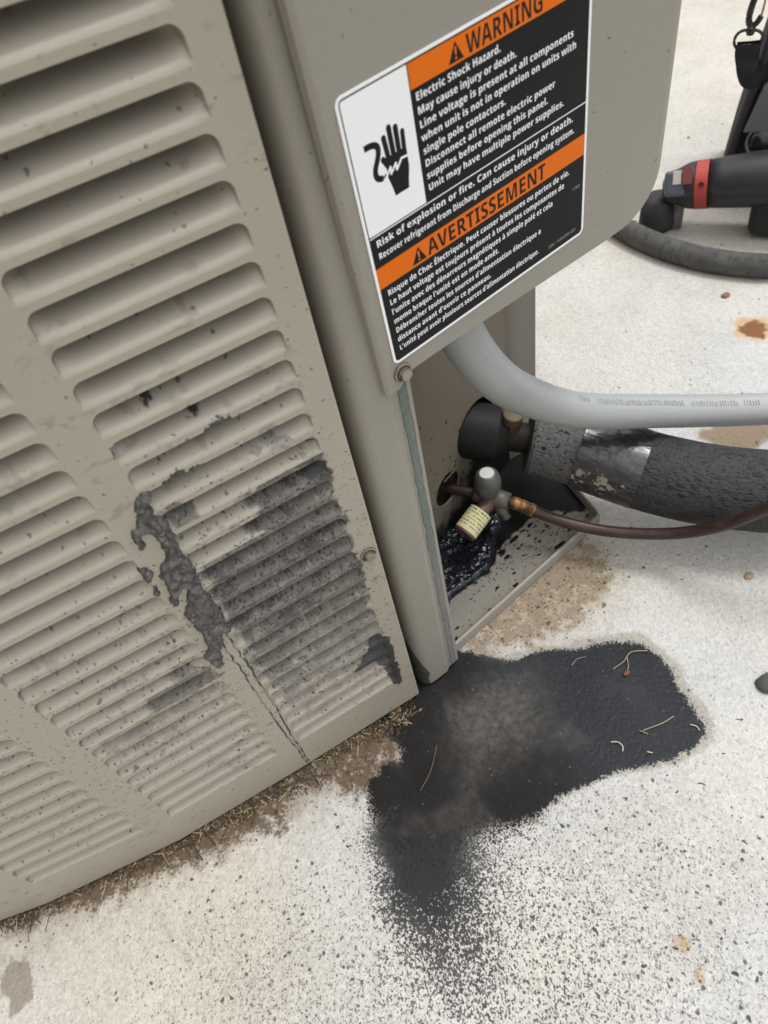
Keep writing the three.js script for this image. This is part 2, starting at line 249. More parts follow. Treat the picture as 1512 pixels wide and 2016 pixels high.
const fSeam = new Field(px0, py0, px1, py1, 0.0006).line([-106,237,-105,200,-105,174,-105,114,-104,60,-103,8], 0.0008).line([-100,239,-99,180,-99,127,-100,92,-101,55,-101,10], 0.0008);
const fNear = new Field(px0, py0, px1, py1, 0.004).poly([-100,400,12,390,14,200,14,40,-100,60,-230,80,-330,150,-330,260,-240,330,-120,330], 1).blur(0.03);
const edgeSplash = new Field(px0, py0, px1, py1, 0.003).poly([-2,350,11,345,12,240,12,40,0,40]).blur(0.006);
function litPanelPaint(x, y, o) {
  const gr = vn(x * 1500, y * 1500, 3), n = fbm(x * 160, y * 160, 4, 11), m = fbm(x * 24, y * 24, 3, 17);
  let r = 0.405, g = 0.370, b = 0.302; let v = 1 + 0.06 * (m - 0.5) + 0.05 * (gr - 0.5); r *= v; g *= v; b *= v;  // guard paint lightened and warmed to imitate light from the left front
  let h = 0.35 + 0.05 * fbm(x * 500, y * 500, 2, 5), ro = 0.5;
  const blend = (R, G, B, t) => { r = mix(r, R, t); g = mix(g, G, t); b = mix(b, B, t); };
  const wx = x + 0.004 * (fbm(x * 210, y * 210, 3, 23) - 0.5), wy = y + 0.004 * (fbm(x * 210, y * 210, 3, 29) - 0.5), near = fNear.at(x, y);
  // mildew in patches
  const mild = ss(0.60, 0.74, fbm(x * 55, y * 130, 4, 37)) * ss(0.45, 0.7, fbm(x * 260, y * 260, 2, 41)); blend(0.09, 0.085, 0.07, mild * 0.28);
  // baked dust film with grain and outlines
  const g1 = 0.5 * vn(x * 620, y * 620, 33) + 0.5 * vn(x * 1200, y * 1200, 31), broad = fbm(x * 60, y * 120, 4, 43), f = film(x, y, 0.045 * (broad - 0.5) + 0.012 * (n - 0.5));
  if (f > 0.03) { // splatter that merges into a coat of greasy dust
    const e = f + 0.55 * (broad - 0.5) + 0.42 * (n - 0.5) + 0.30 * (g1 - 0.5); let t = ss(0.32, 0.80, e);
    t = Math.max(t, dots(x, y, 0.0042, f * 0.75, 44, 0.15, 0.5, 0.8) * 0.8, dots(x, y, 0.009, f * 0.45, 46, 0.12, 0.42, 0.7) * 0.8); t *= 0.55 + 0.45 * ss(0.25, 0.6, fbm(x * 260, y * 260, 3, 48) + 0.3 * (f - 0.3));
    const old = ss(0.8, 0.55, f), q = mix(0.088, 0.150, old) + 0.07 * (n - 0.5) + 0.05 * (broad - 0.5) + 0.05 * (g1 - 0.5); blend(q * 1.07, q, q * 0.94, t * mix(0.82, 0.62, old)); ro = mix(ro, 0.85, t); h += t * (0.06 + 0.18 * n);
    const fl = Math.max((1 - ss(0.19, 0.27, g1 - 0.2 * (n - 0.5))) * ss(0.4, 0.8, f), dots(x * 0.8, y, 0.003, 0.36 * f, 45, 0.08, 0.32)) ; blend(0.020, 0.019, 0.019, fl * 0.85);
    const wet = ss(0.55, 0.63, fbm(x * 40 + 3, y * 90, 3, 47) * 0.55 + 0.45 * g1 + 0.3 * (n - 0.5)) * ss(0.7, 0.95, f); blend(0.020, 0.021, 0.026, wet * 0.75); }
  // specks: round oil spots and short flecks
  let k = dots(x, y, 0.0055, 0.035 + 0.20 * near, 50, 0.05, 0.22, 0.8); k = Math.max(k, dots(x, y, 0.0026, 0.015 + 0.26 * near * near + edgeSplash.at(x, y) * 0.3, 56, 0.1, 0.34) * 0.9);
  k = Math.max(k, dots(x * 0.8, y, 0.014, 0.06 * near, 60, 0.06, 0.17, 0.7)); blend(0.05, 0.048, 0.045, k * 0.72); h += k * 0.08;
  // thick dried sludge
  const d = fDrip.at(wx, wy); if (d > 0.1) { const rdg = Math.abs(fbm(x * 190 + 4, y * 120, 3, 69) - 0.5) * 2, t = ss(0.35, 0.55, d), q = (0.045 + 0.115 * fbm(x * 320, y * 320, 3, 67) + 0.04 * (gr - 0.5)) * (0.55 + 0.45 * ss(0.02, 0.14, rdg)); blend(q * 1.06, q, q * 0.97, t); const rim = t * (1 - ss(0.55, 0.95, d)); blend(0.035, 0.034, 0.034, rim * 0.55); h += t * (0.35 + 0.25 * fbm(x * 260, y * 260, 3, 71)); ro = mix(ro, 0.8, t); }
  const i = fInk.at(wx, wy); if (i > 0.05) { const t = ss(0.25, 0.5, i + 0.7 * (n - 0.5) + 0.5 * (g1 - 0.5)); const q = 0.011 + 0.03 * n * n * 2; blend(q, q, q * 1.03, t * 0.95); ro = mix(ro, 0.7, t); h += t * 0.2 * n; }
  const s = fSeam.at(x + 0.0012 * (fbm(3, y * 140, 3, 81) - 0.5) * 2, y); if (s > 0.05) { blend(0.04, 0.038, 0.036, ss(0.25, 0.6, s) * (0.45 + 0.55 * ss(0.35, 0.6, vn(5, y * 170, 82)))); h -= 0.2 * s; }
  o[0] = r; o[1] = g; o[2] = b; o[3] = h; o[4] = ro;
}
const grimeTex = bake(1620, 2048, px0, py0, px1, py1, litPanelPaint, { rough: true });
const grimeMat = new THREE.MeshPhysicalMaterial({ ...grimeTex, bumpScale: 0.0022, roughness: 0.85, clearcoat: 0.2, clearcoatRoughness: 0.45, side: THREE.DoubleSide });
const paintTex = bake(1024, 1024, 0, 0, 0.4, 0.4, (x, y, o) => {
  const gr = vn(x * 1500, y * 1500, 3), m = fbm(x * 24, y * 24, 3, 17), v = 1 + 0.05 * (m - 0.5) + 0.04 * (gr - 0.5);
  let k = dots(x, y, 0.012, 0.10, 51, 0.02, 0.07, 0.8); k = Math.max(k, dots(x, y, 0.03, 0.07, 57, 0.02, 0.035, 0.8)); k = Math.max(k, dots(x, y, 0.004, 0.03, 59, 0.05, 0.13));
  for (let i = 0; i < 3; i++) o[i] = mix(paintRGB[i] * v, 0.05, k * 0.8); o[3] = 0.4 + 0.15 * fbm(x * 500, y * 500, 2, 5) + 0.2 * k;
}, { wrap: THREE.RepeatWrapping });
for (const t of [paintTex.map, paintTex.bumpMap]) t.repeat.set(2.5, 2.5);
const paintMat = new THREE.MeshPhysicalMaterial({ ...paintTex, bumpScale: 0.0006, roughness: 0.5, clearcoat: 0.15, clearcoatRoughness: 0.4, side: THREE.DoubleSide });
const shadedInnerMat = paintMat.clone(); shadedInnerMat.color = col(0.52, 0.5, 0.47);  // same paint darkened to put the shade of the recess into its colour
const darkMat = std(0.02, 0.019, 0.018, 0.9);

const unit = thing('condenser_unit', 'taupe louvered metal air conditioning condenser standing on the stained concrete slab', 'air conditioner', [0, 0, -0.1]);
// facets of the guard, in plan: s is the unrolled coordinate
const PLAN = [[0.0152, 0], [-0.109, 0], [-0.2278, -0.0035], [-0.3465, -0.0191], [-0.46, -0.046]];
const facets = []; { let s = 0.0152; for (let k = 0; k < 4; k++) { const [ax, az] = PLAN[k], [bx, bz] = PLAN[k + 1], L = Math.hypot(bx - ax, bz - az); facets.push({ s1: s, s0: s - L, ax, az, ex: (ax - bx) / L, ez: (az - bz) / L }); s -= L; } }
const onFacet = (f, s, y, d) => { const t = s - f.s1; return [f.ax + f.ex * t - f.ez * d, y, f.az + f.ez * t + f.ex * d]; }; // d > 0 out of the face
const COLS = [[-0.098, 0.0], [-0.217, -0.1192], [-0.3345, -0.2405], [-0.4525, -0.3585]], LH = 0.0146, LR = 0.0058, ROWS = []; for (let i = -21; i <= 19; i++) ROWS.push(i);
const puv = (s, y) => [(s - px0) / (px1 - px0), (y - py0) / (py1 - py0)];
const guard = new THREE.Group(); 
{
  const geos = [];
  facets.forEach((f, k) => {
    const sh = new THREE.Shape([[f.s0, 0.006], [f.s1, 0.006], [f.s1, HGT], [f.s0, HGT]].map(p => new THREE.Vector2(...p)));
    const [a, b] = COLS[k];
    for (const i of ROWS) { const y0 = tip(i), y1 = y0 + LH, p = new THREE.Path(); p.moveTo(a, y0); p.lineTo(a, y1 - LR); p.absarc(a + LR, y1 - LR, LR, Math.PI, Math.PI / 2, true); p.lineTo(b - LR, y1); p.absarc(b - LR, y1 - LR, LR, Math.PI / 2, 0, true); p.lineTo(b, y0); p.closePath(); sh.holes.push(p); }
    const g = new THREE.ShapeGeometry(sh, 8), P = g.attributes.position, uv = [], pos = [];
    for (let i = 0; i < P.count; i++) { const s = P.getX(i), y = P.getY(i); pos.push(...onFacet(f, s, y, 0)); uv.push(...puv(s, y)); }
    geos.push(meshFrom(pos, Array.from(g.index.array), uv));
  });
  // rolled right-hand edge turned back towards the coil
  geos.push(grid(8, 1, (u, v) => { const a = u * Math.PI / 2, R = 0.0018, y = mix(0.006, HGT, v); const x = 0.0152 + R * Math.sin(a), z = -R * (1 - Math.cos(a)); return [x, y, z, ...puv(0.0152 + R * a, y)]; }));
  geos.push(grid(1, 1, (u, v) => [0.017, mix(0.006, HGT, v), mix(-0.0018, -0.02, u), ...puv(0.0165, mix(0.006, HGT, v))]));
  // short foot flange turned under
  facets.forEach(f => geos.push(grid(1, 1, (u, v) => { const s = mix(f.s0, f.s1, u), p = onFacet(f, s, 0.006, -0.012 * v); return [...p, ...puv(s, 0.006)]; })));
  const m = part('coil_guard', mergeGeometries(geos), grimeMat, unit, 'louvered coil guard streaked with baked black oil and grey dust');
  COLS.forEach(([a, b], k) => ROWS.forEach(i => {
    const f = facets[k], y0 = tip(i), NU = 26, NV = 14, D = 0.0182 * (0.97 + 0.06 * hash(i, k, 3));
    const g = grid(NU, NV, (uu, vv, iu, iv) => {
      const v = iv === 0 ? -0.05 : (iv - 1) / (NV - 1), dy = Math.max(v, -0.05) * LH, c = dy < LR ? LR - Math.sqrt(Math.max(0, LR * LR - (LR - Math.max(0, dy)) ** 2)) : 0, l = a + c, r = b - c;
      // columns crowd at both ends where the scoop rises back to the sheet
      const W = r - l, q = iu, half = NU / 2, e = [0, 0.0003, 0.0008, 0.0016, 0.003, 0.005, 0.008];
      let x; if (q < 7) x = l + e[q]; else if (q > NU - 7) x = r - e[NU - q]; else x = mix(l + 0.008, r - 0.008, (q - 6) / (NU - 12));
      const dEnd = Math.min(x - l, r - x), end = q === 0 || q === NU ? 0 : 0.5 + 0.5 * ss(0, 0.012, dEnd);
      const vv2 = Math.max(0, v), prof = Math.pow(0.5 + 0.5 * Math.cos(Math.PI * Math.pow(vv2, 0.92)), 0.9);
      const d = D * prof * (v >= 1 ? 0 : end), y = y0 + LH - dy;
      return [...onFacet(f, x, y, -d - 0.0002 * (v >= 1 ? 0 : 1) * 0), ...puv(x, y)];
    });
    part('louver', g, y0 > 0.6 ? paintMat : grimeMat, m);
  }));
}
{ // thick dried sludge run standing proud of the guard between the first two louver columns
  const f1 = facets[0], f2 = facets[1], NX = 72, NY = 380, sx0 = -0.1225, sx1 = -0.0905, sy0 = 0.203, sy1 = 0.386, hgt = [], pos = [], uv = [], idx = [], map = new Map();
  const H = (x, y) => { const wx = x + 0.004 * (fbm(x * 210, y * 210, 3, 23) - 0.5), wy = y + 0.004 * (fbm(x * 210, y * 210, 3, 29) - 0.5); return fDrip.at(wx, wy); };
  for (let j = 0; j <= NY; j++) for (let i = 0; i <= NX; i++) hgt.push(H(mix(sx0, sx1, i / NX), mix(sy0, sy1, j / NY)));
  const vert = k => { if (map.has(k)) return map.get(k); const x = mix(sx0, sx1, (k % (NX + 1)) / NX), y = mix(sy0, sy1, Math.floor(k / (NX + 1)) / NY), f = hgt[k], t = ss(0.3, 0.9, f), d = t * (0.0010 + 0.0036 * Math.abs(fbm(x * 190 + 4, y * 120, 3, 69) - 0.5) * 2 + 0.0012 * fbm(x * 160, y * 110, 3, 91) + 0.0008 * fbm(x * 600, y * 600, 2, 93)) - 0.0003; pos.push(...onFacet(x > -0.109 ? f1 : f2, x, y, d)); uv.push(...puv(x, y)); map.set(k, pos.length / 3 - 1); return pos.length / 3 - 1; };
  for (let j = 0; j < NY; j++) for (let i = 0; i < NX; i++) { const a = j * (NX + 1) + i, q = [a, a + 1, a + NX + 2, a + NX + 1]; if (q.some(k => hgt[k] < 0.28)) continue; const [A, B, C, D] = q.map(vert); idx.push(A, B, C, A, C, D); }
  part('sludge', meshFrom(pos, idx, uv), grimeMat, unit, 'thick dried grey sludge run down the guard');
}
// dark coil block and closed body behind the guard
{
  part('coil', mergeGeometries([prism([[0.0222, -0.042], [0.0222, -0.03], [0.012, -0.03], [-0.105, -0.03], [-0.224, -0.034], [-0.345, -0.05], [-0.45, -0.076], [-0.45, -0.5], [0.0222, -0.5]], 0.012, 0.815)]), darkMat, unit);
  part('top_cover', prism([[0.26, -0.05], [0.02, 0.004], [-0.11, 0.004], [-0.23, 0.0], [-0.35, -0.014], [-0.47, -0.042], [-0.5, -0.6], [0.3, -0.6]], HGT, HGT + 0.02), paintMat, unit);
}
// corner post beside the guard
{
  const pts = [[0.0222, -0.060], [0.0224, -0.034], [0.0231, -0.020], [0.0246, -0.0115], [0.0268, -0.0064], [0.0295, -0.0035], [0.033, -0.0024], [0.038, -0.0025], [0.044, -0.003], [0.0495, -0.0037], [0.0515, -0.0043], [0.0530, -0.0056]];
  const pts2 = [[0.0530, -0.0056], [0.0545, -0.0066], [0.0602, -0.0078], [0.0655, -0.0086], [0.0668, -0.0094], [0.0672, -0.012], [0.0672, -0.036]];
  const post = part('corner_post', mergeGeometries([strip(pts, 0.006, HGT), strip(pts2, 0.006, HGT)]), paintMat, unit);
  const crust = grid(14, 90, (u, v) => { const i = u * 6, a = Math.min(5, Math.floor(i)), t = i - a, p = [mix(pts[a][0], pts[a + 1][0], t), mix(pts[a][1], pts[a + 1][1], t)], y = mix(0.0065, 0.105, v), top = 0.05 + 0.05 * (1 - u) - 0.02 * u, k = ss(0.0, 0.012, top - y) * ss(1.02, 0.8, u + 0.25 * (fbm(y * 130, 2, 3, 4) - 0.5)); const n = k * (0.0006 + 0.0016 * fbm(u * 9, y * 260, 3, 12)) - 0.0004 * (1 - k); return [p[0] - n * 0.5, y, p[1] + n]; });
  part('oil_crust', crust, std(0.045, 0.047, 0.042, 0.85), post, 'dark crust of oily dirt in the gap');
  // foam tape on the flange of the post, split and dirty lower down
  const tape = bake(256, 1024, 0, 0, 0.0095, 0.36, (x, y, o) => {
    const u = x / 0.0095, n = fbm(x * 900, y * 300, 3, 5), l = ss(0.06, 0.3, y) , q = 0.15 + 0.10 * n;
    const green = ss(0.13, 0.2, y + 0.04 * (n - 0.5)); o[0] = mix(q * 1.05, q * 0.8, green); o[1] = mix(q * 0.95, q * 0.92, green); o[2] = mix(q * 0.95, q * 0.82, green);
    const j1 = 0.16 + 0.10 * (fbm(2, y * 90, 3, 8) - 0.5) * 2, j2 = 0.84 + 0.08 * (fbm(6, y * 70, 3, 9) - 0.5) * 2, wd = 0.05;
    const c = Math.max(1 - ss(0, wd, Math.abs(u - j1)), (1 - ss(0, wd, Math.abs(u - j2)))); for (let i = 0; i < 3; i++) o[i] = mix(o[i], 0.03, c * 0.85);
    if (u < j1 || u > j2) { for (let i = 0; i < 3; i++) o[i] = mix(o[i], paintRGB[i] * 1.15, 0.7); }
    o[3] = 0.5 + 0.4 * (n - 0.5) - 0.4 * c;
  });
  const g = grid(3, 1, (u, v) => { const x = mix(0.0552, 0.0648, u), z = mix(-0.0067, -0.0085, u) + 0.0009 * (u > 0.01 && u < 0.99 ? 1 : 0.1); return [x, mix(0.008, 0.368, v), z, u, v]; });
  part('foam_tape', g, new THREE.MeshStandardMaterial({ ...tape, bumpScale: 0.001, roughness: 0.95, side: THREE.DoubleSide }), post);
}
// access door: its own frame u right, v up, w out, with the origin at the label's lower left corner
const DO = V(0.05435, 0.37955, 0.00073), DU = V(0.98873, 0.05146, -0.14061), DV = V(-0.04723, 0.99833, 0.03322), DW = V(0.14208, -0.02621, 0.98951);
const dp = (u, v, w) => [DO.x + DU.x * u + DV.x * v + DW.x * w, DO.y + DU.y * u + DV.y * v + DW.y * w, DO.z + DU.z * u + DV.z * v + DW.z * w];
const doorM = new THREE.Matrix4().makeBasis(DU, DV, DW).setPosition(DO);
let door;
{
  const uL = v => -0.0086 - 0.0014 * 0, TOP = 0.40;
  const uR = v => { const base = 0.2265 + 0.009 * clamp((v + 0.02) / 0.12) * 0.15, c = 0.026, vb = -0.018; if (v > vb + c) return base; const t = (vb + c - v) / c; return base - 0.028 * (1 - Math.sqrt(Math.max(0, 1 - t * t))); };
  const vB = u => { const tab = 1 - ss(0.0005, 0.007, u); return mix(-0.0112 - 0.0072 * clamp((u - 0.03) / 0.14), -0.0182, tab); };
  const us = []; for (let i = 0; i <= 12; i++) us.push(mix(0, 0.09, i / 12)); for (let i = 1; i <= 10; i++) us.push(mix(0.09, 0.85, i / 10)); for (let i = 1; i <= 16; i++) us.push(mix(0.85, 1, i / 16));
  const vs = []; for (let i = 0; i <= 24; i++) vs.push(mix(0, 0.075, Math.pow(i / 24, 1.6))); for (let i = 1; i <= 8; i++) vs.push(mix(0.075, 1, i / 8));
  const NU = us.length - 1, NV = vs.length - 1;
  const at = (tu, tv) => { let v = mix(-0.018, TOP, tv); const L = -0.0092, R = uR(v); const u = mix(L, R, tu); v = Math.max(v, vB(u)); if (tv === 0) v = vB(u); const d = R - u; const bend = d < 0.012 ? 0.012 - Math.sqrt(Math.max(0, 0.012 ** 2 - (0.012 - d) ** 2)) : 0; const el = u - L < 0.0015 ? 0.0015 - Math.sqrt(Math.max(0, 0.0015 ** 2 - (0.0015 - (u - L)) ** 2)) : 0; return [u, v, -bend - el]; };
  const face = grid(NU, NV, (a, b, i, j) => { const q = at(us[i], vs[j]); return [...dp(...q), q[0] + 0.13, q[1] + 0.05]; });
  const ret = (n, f, dep) => grid(n, 1, (a, b, i) => { const q = f(i); return [...dp(q[0], q[1] + 0, q[2] - dep * b - 0.0001), q[0] + 0.13, q[1] + dep * b]; });
  const bottom = ret(NU, i => at(us[i], 0), 0.010), left = ret(NV, j => at(0, vs[j]), 0.005), right = ret(NV, j => at(1, vs[j]), 0.03);
  door = part('access_door', mergeGeometries([face, bottom, left, right]), paintMat, unit, 'access door carrying the warning label');
}
// warning label: flat print
{
  const LW = 0.1494, LHt = 0.1416, SC = 10800, W = Math.round(LW * SC), H = Math.round(LHt * SC);
  const cv = document.createElement('canvas'); cv.width = W; cv.height = H; const c = cv.getContext('2d');
  const X = u => u * SC, Y = v => H - v * SC; // u, v in metres from the lower left
  const K = '#19191a', WH = '#fbfcff', OR = '#e8710f';
  c.fillStyle = WH; c.fillRect(0, 0, W, H);
  const rr = (x0, y0, x1, y1, r, fill) => { c.fillStyle = fill; c.beginPath(); c.moveTo(x0 + r, y0); c.lineTo(x1 - r, y0); c.quadraticCurveTo(x1, y0, x1, y0 + r); c.lineTo(x1, y1 - r); c.quadraticCurveTo(x1, y1, x1 - r, y1); c.lineTo(x0 + r, y1); c.quadraticCurveTo(x0, y1, x0, y1 - r); c.lineTo(x0, y0 + r); c.quadraticCurveTo(x0, y0, x0 + r, y0); c.fill(); };
  rr(X(0.0016), Y(LHt - 0.0014), X(LW - 0.0016), Y(0.0016), X(0.0026), K);
  // white picture panel
  const vTopPanel = 0.1395, vBotPanel = 0.0775;
  rr(X(0.0022), Y(vTopPanel), X(0.0375), Y(vBotPanel + 0.0005), X(0.0018), WH); c.fillStyle = WH; c.fillRect(X(0.006), Y(vTopPanel), X(0.0315), X(0.01)); c.fillRect(X(0.0022), Y(0.1), X(0.0353), Y(vBotPanel + 0.0005) - Y(0.1));
  c.fillStyle = K; c.fillRect(0, Y(vTopPanel) - 0, 0, 0);
  const box = (u0, v0, u1, v1, f) => { c.fillStyle = f; c.fillRect(X(u0), Y(v1), X(u1) - X(u0), Y(v0) - Y(v1)); };
  const text = (s, u, v, h, w, font = 'bold') => { // v = baseline, h = cap height, w = total width
    c.save(); c.font = `${font} 100px sans-serif`; const m = c.measureText(s).width; c.translate(X(u), Y(v)); c.scale(X(w) / m, X(h) / 72); c.fillText(s, 0, 0); c.restore(); };
  const tri = (u, v, h) => { c.fillStyle = K; c.beginPath(); c.moveTo(X(u), Y(v)); c.lineTo(X(u + h * 1.1), Y(v)); c.lineTo(X(u + h * 0.55), Y(v + h)); c.fill(); c.fillStyle = OR; c.save(); c.font = 'bold 100px sans-serif'; c.translate(X(u + h * 0.55), Y(v + h * 0.1)); c.scale(X(h) * 0.0085, X(h) * 0.0088); c.textAlign = 'center'; c.fillText('!', 0, 0); c.restore(); };
  box(0.0380, 0.1290, LW - 0.0016, 0.1395, OR); tri(0.0600, 0.1300, 0.0080); c.fillStyle = K; text('WARNING', 0.0705, 0.1302, 0.0079, 0.047);
  c.fillStyle = WH;
  const rowsA = [['Electric Shock Hazard.', 0.1237, 0.0505], ['May cause injury or death.', 0.1178, 0.0600], ['Line voltage is present at all components', 0.1119, 0.0975], ['when unit is not in operation on units with', 0.1060, 0.0995], ['single pole contactors.', 0.1001, 0.0520], ['Disconnect all remote electric power', 0.0942, 0.0850], ['supplies before opening this panel.', 0.0883, 0.0800], ['Unit may have multiple power supplies.', 0.0824, 0.0915]];
  for (const [s, v, w] of rowsA) text(s, 0.0400, v, 0.0034, w);
  box(0.0022, 0.0768, LW - 0.0016, 0.0774, WH);
  text('Risk of explosion or fire. Can cause injury or death.', 0.0050, 0.0712, 0.0036, 0.1335); text('Recover refrigerant from Discharge and Suction before opening system.', 0.0050, 0.0648, 0.0034, 0.1345);
  box(0.0016, 0.0492, LW - 0.0016, 0.0608, OR); tri(0.0235, 0.0505, 0.0085); c.fillStyle = K; text('AVERTISSEMENT', 0.0340, 0.0506, 0.0085, 0.0840);
  c.fillStyle = WH;
  const rowsB = [['Risque de Choc Électrique. Peut causer blessures ou pertes de vie.', 0.0432, 0.1310], ['Le haut voltage est toujours présent à toutes les composantes de', 0.0372, 0.1270], ["l'unite avec des dénarreurs magnétiques à simple polé et cela", 0.0312, 0.1180], ["momo braque l'unité est en mode amêt.", 0.0252, 0.0760], ["Débrancher toutes les sources d'alimentation électrique a", 0.0192, 0.1085], ["distance avant d'ouvrir ce panneau.", 0.0132, 0.0690], ["L'unité peut avoir plusieurs sources d'alimentation électrique.", 0.0072, 0.1065]];
  for (const [s, v, w] of rowsB) text(s, 0.0055, v, 0.0034, w);
  c.fillStyle = '#a9aaac'; text('SRC 100399-03', 0.1200, 0.0052, 0.0020, 0.0225, 'normal'); text('1793', 0.1390, 0.0315, 0.0020, 0.0062, 'normal');
  // hazard picture: live wire and hand
  c.fillStyle = K; c.strokeStyle = K; c.lineCap = 'round'; c.lineJoin = 'round';
  const px = (u, v) => [X(0.0030 + u), Y(vBotPanel + v)];
  const fing = (u0, v0, u1, v1, w) => { c.lineWidth = X(w); c.beginPath(); c.moveTo(...px(u0, v0)); c.lineTo(...px(u1, v1)); c.stroke(); };
  fing(0.0178, 0.030, 0.0170, 0.0395, 0.0026); fing(0.0208, 0.030, 0.0205, 0.0425, 0.0027); fing(0.0239, 0.030, 0.0240, 0.0412, 0.0027); fing(0.0268, 0.029, 0.0273, 0.0380, 0.0024); fing(0.0172, 0.0265, 0.0148, 0.0310, 0.0026);
  c.beginPath(); [[0.0158, 0.031], [0.0281, 0.031], [0.0281, 0.022], [0.0268, 0.0165], [0.0262, 0.0125], [0.0180, 0.0125], [0.0172, 0.017], [0.0158, 0.022]].forEach((q, i) => i ? c.lineTo(...px(...q)) : c.moveTo(...px(...q))); c.fill();
  c.lineCap = 'butt'; c.lineWidth = X(0.0028); c.beginPath(); c.moveTo(...px(0.0062, 0.0395)); c.bezierCurveTo(...px(0.015, 0.040), ...px(0.0145, 0.036), ...px(0.0105, 0.030)); c.bezierCurveTo(...px(0.0085, 0.026), ...px(0.010, 0.0235), ...px(0.0132, 0.0235)); c.stroke();
  c.lineWidth = X(0.0004); for (const q of [0.0225, 0.0245, 0.0238]) { c.beginPath(); c.moveTo(...px(0.0128, 0.0236)); c.lineTo(...px(0.0152, q)); c.stroke(); }
  c.strokeStyle = WH; c.lineWidth = X(0.0011); c.beginPath(); [[0.0140, 0.0220], [0.0180, 0.0262], [0.0178, 0.0232], [0.0212, 0.0266], [0.0212, 0.0236], [0.0246, 0.0272], [0.0290, 0.0268]].forEach((q, i) => i ? c.lineTo(...px(...q)) : c.moveTo(...px(...q))); c.stroke();
  const t = new THREE.CanvasTexture(cv); t.colorSpace = THREE.SRGBColorSpace; t.anisotropy = 8;
  const s = new THREE.Shape(), r = 0.004; s.moveTo(r, 0); s.lineTo(LW - r, 0); s.absarc(LW - r, r, r, -Math.PI / 2, 0); s.lineTo(LW, LHt - r); s.absarc(LW - r, LHt - r, r, 0, Math.PI / 2); s.lineTo(r, LHt); s.absarc(r, LHt - r, r, Math.PI / 2, Math.PI); s.lineTo(0, r); s.absarc(r, r, r, Math.PI, 1.5 * Math.PI);
  const g = new THREE.ExtrudeGeometry(s, { depth: 0.0003, bevelEnabled: false, curveSegments: 8 }); const P = g.attributes.position, uv = []; for (let i = 0; i < P.count; i++) uv.push(P.getX(i) / LW, P.getY(i) / LHt); g.setAttribute('uv', new THREE.Float32BufferAttribute(uv, 2));
  g.translate(0, 0, 0.0002); g.applyMatrix4(doorM);
  part('warning_label', g, new THREE.MeshPhysicalMaterial({ map: t, roughness: 0.5, specularIntensity: 0.4, side: THREE.DoubleSide }), door, 'orange, black and white electric shock warning label');
}
// hex washer head screws
const zinc = phys(0.36, 0.33, 0.27, 0.34, { metalness: 0.75 });
function screw(at, n, parent, spin) {
  const R = 0.0058, g = [new THREE.LatheGeometry([[0, 0], [R * 0.96, 0], [R, 0.0004], [R * 0.97, 0.0012], [R * 0.6, 0.0016], [0, 0.0016]].map(p => new THREE.Vector2(...p)), 28)];
  const hex = new THREE.Shape(); for (let k = 0; k < 6; k++) { const a = k * Math.PI / 3 + spin; k ? hex.lineTo(0.0034 * Math.cos(a), 0.0034 * Math.sin(a)) : hex.moveTo(0.0034 * Math.cos(a), 0.0034 * Math.sin(a)); } hex.closePath();
  const h = new THREE.ExtrudeGeometry(hex, { depth: 0.0034, bevelSize: 0.0004, bevelThickness: 0.0006, bevelSegments: 2 }); h.rotateX(-Math.PI / 2); h.translate(0, 0.001, 0);
  const a = g[0].toNonIndexed(), m = mergeGeometries([a, h.index ? h.toNonIndexed() : h]);
  m.applyQuaternion(new THREE.Quaternion().setFromUnitVectors(V(0, 1, 0), n)); m.translate(...at); const sc = part('screw', m, zinc, parent); const ring = new THREE.TorusGeometry(R * 0.93, 0.0006, 8, 36); ring.applyQuaternion(new THREE.Quaternion().setFromUnitVectors(V(0, 0, 1), n)); ring.translate(at[0] + n.x * 0.0004, at[1] + n.y * 0.0004, at[2] + n.z * 0.0004); part('washer_edge', ring, std(0.12, 0.085, 0.05, 0.8), sc); const hub = turned([[0.0044, 0.0015], [0.0050, 0.00175], [0.0040, 0.0018]], V(...at), n, 28); part('dark_ring', hub, std(0.05, 0.04, 0.03, 0.9), sc); return sc;  // last ring is a dark band in the recess round the hex head
}
screw([0.0085, 0.2385, 0.0002], V(0, 0, 1), unit, 0.3);
screw(dp(0.0040, -0.0078, 0.0002), DW, unit, 0.7);
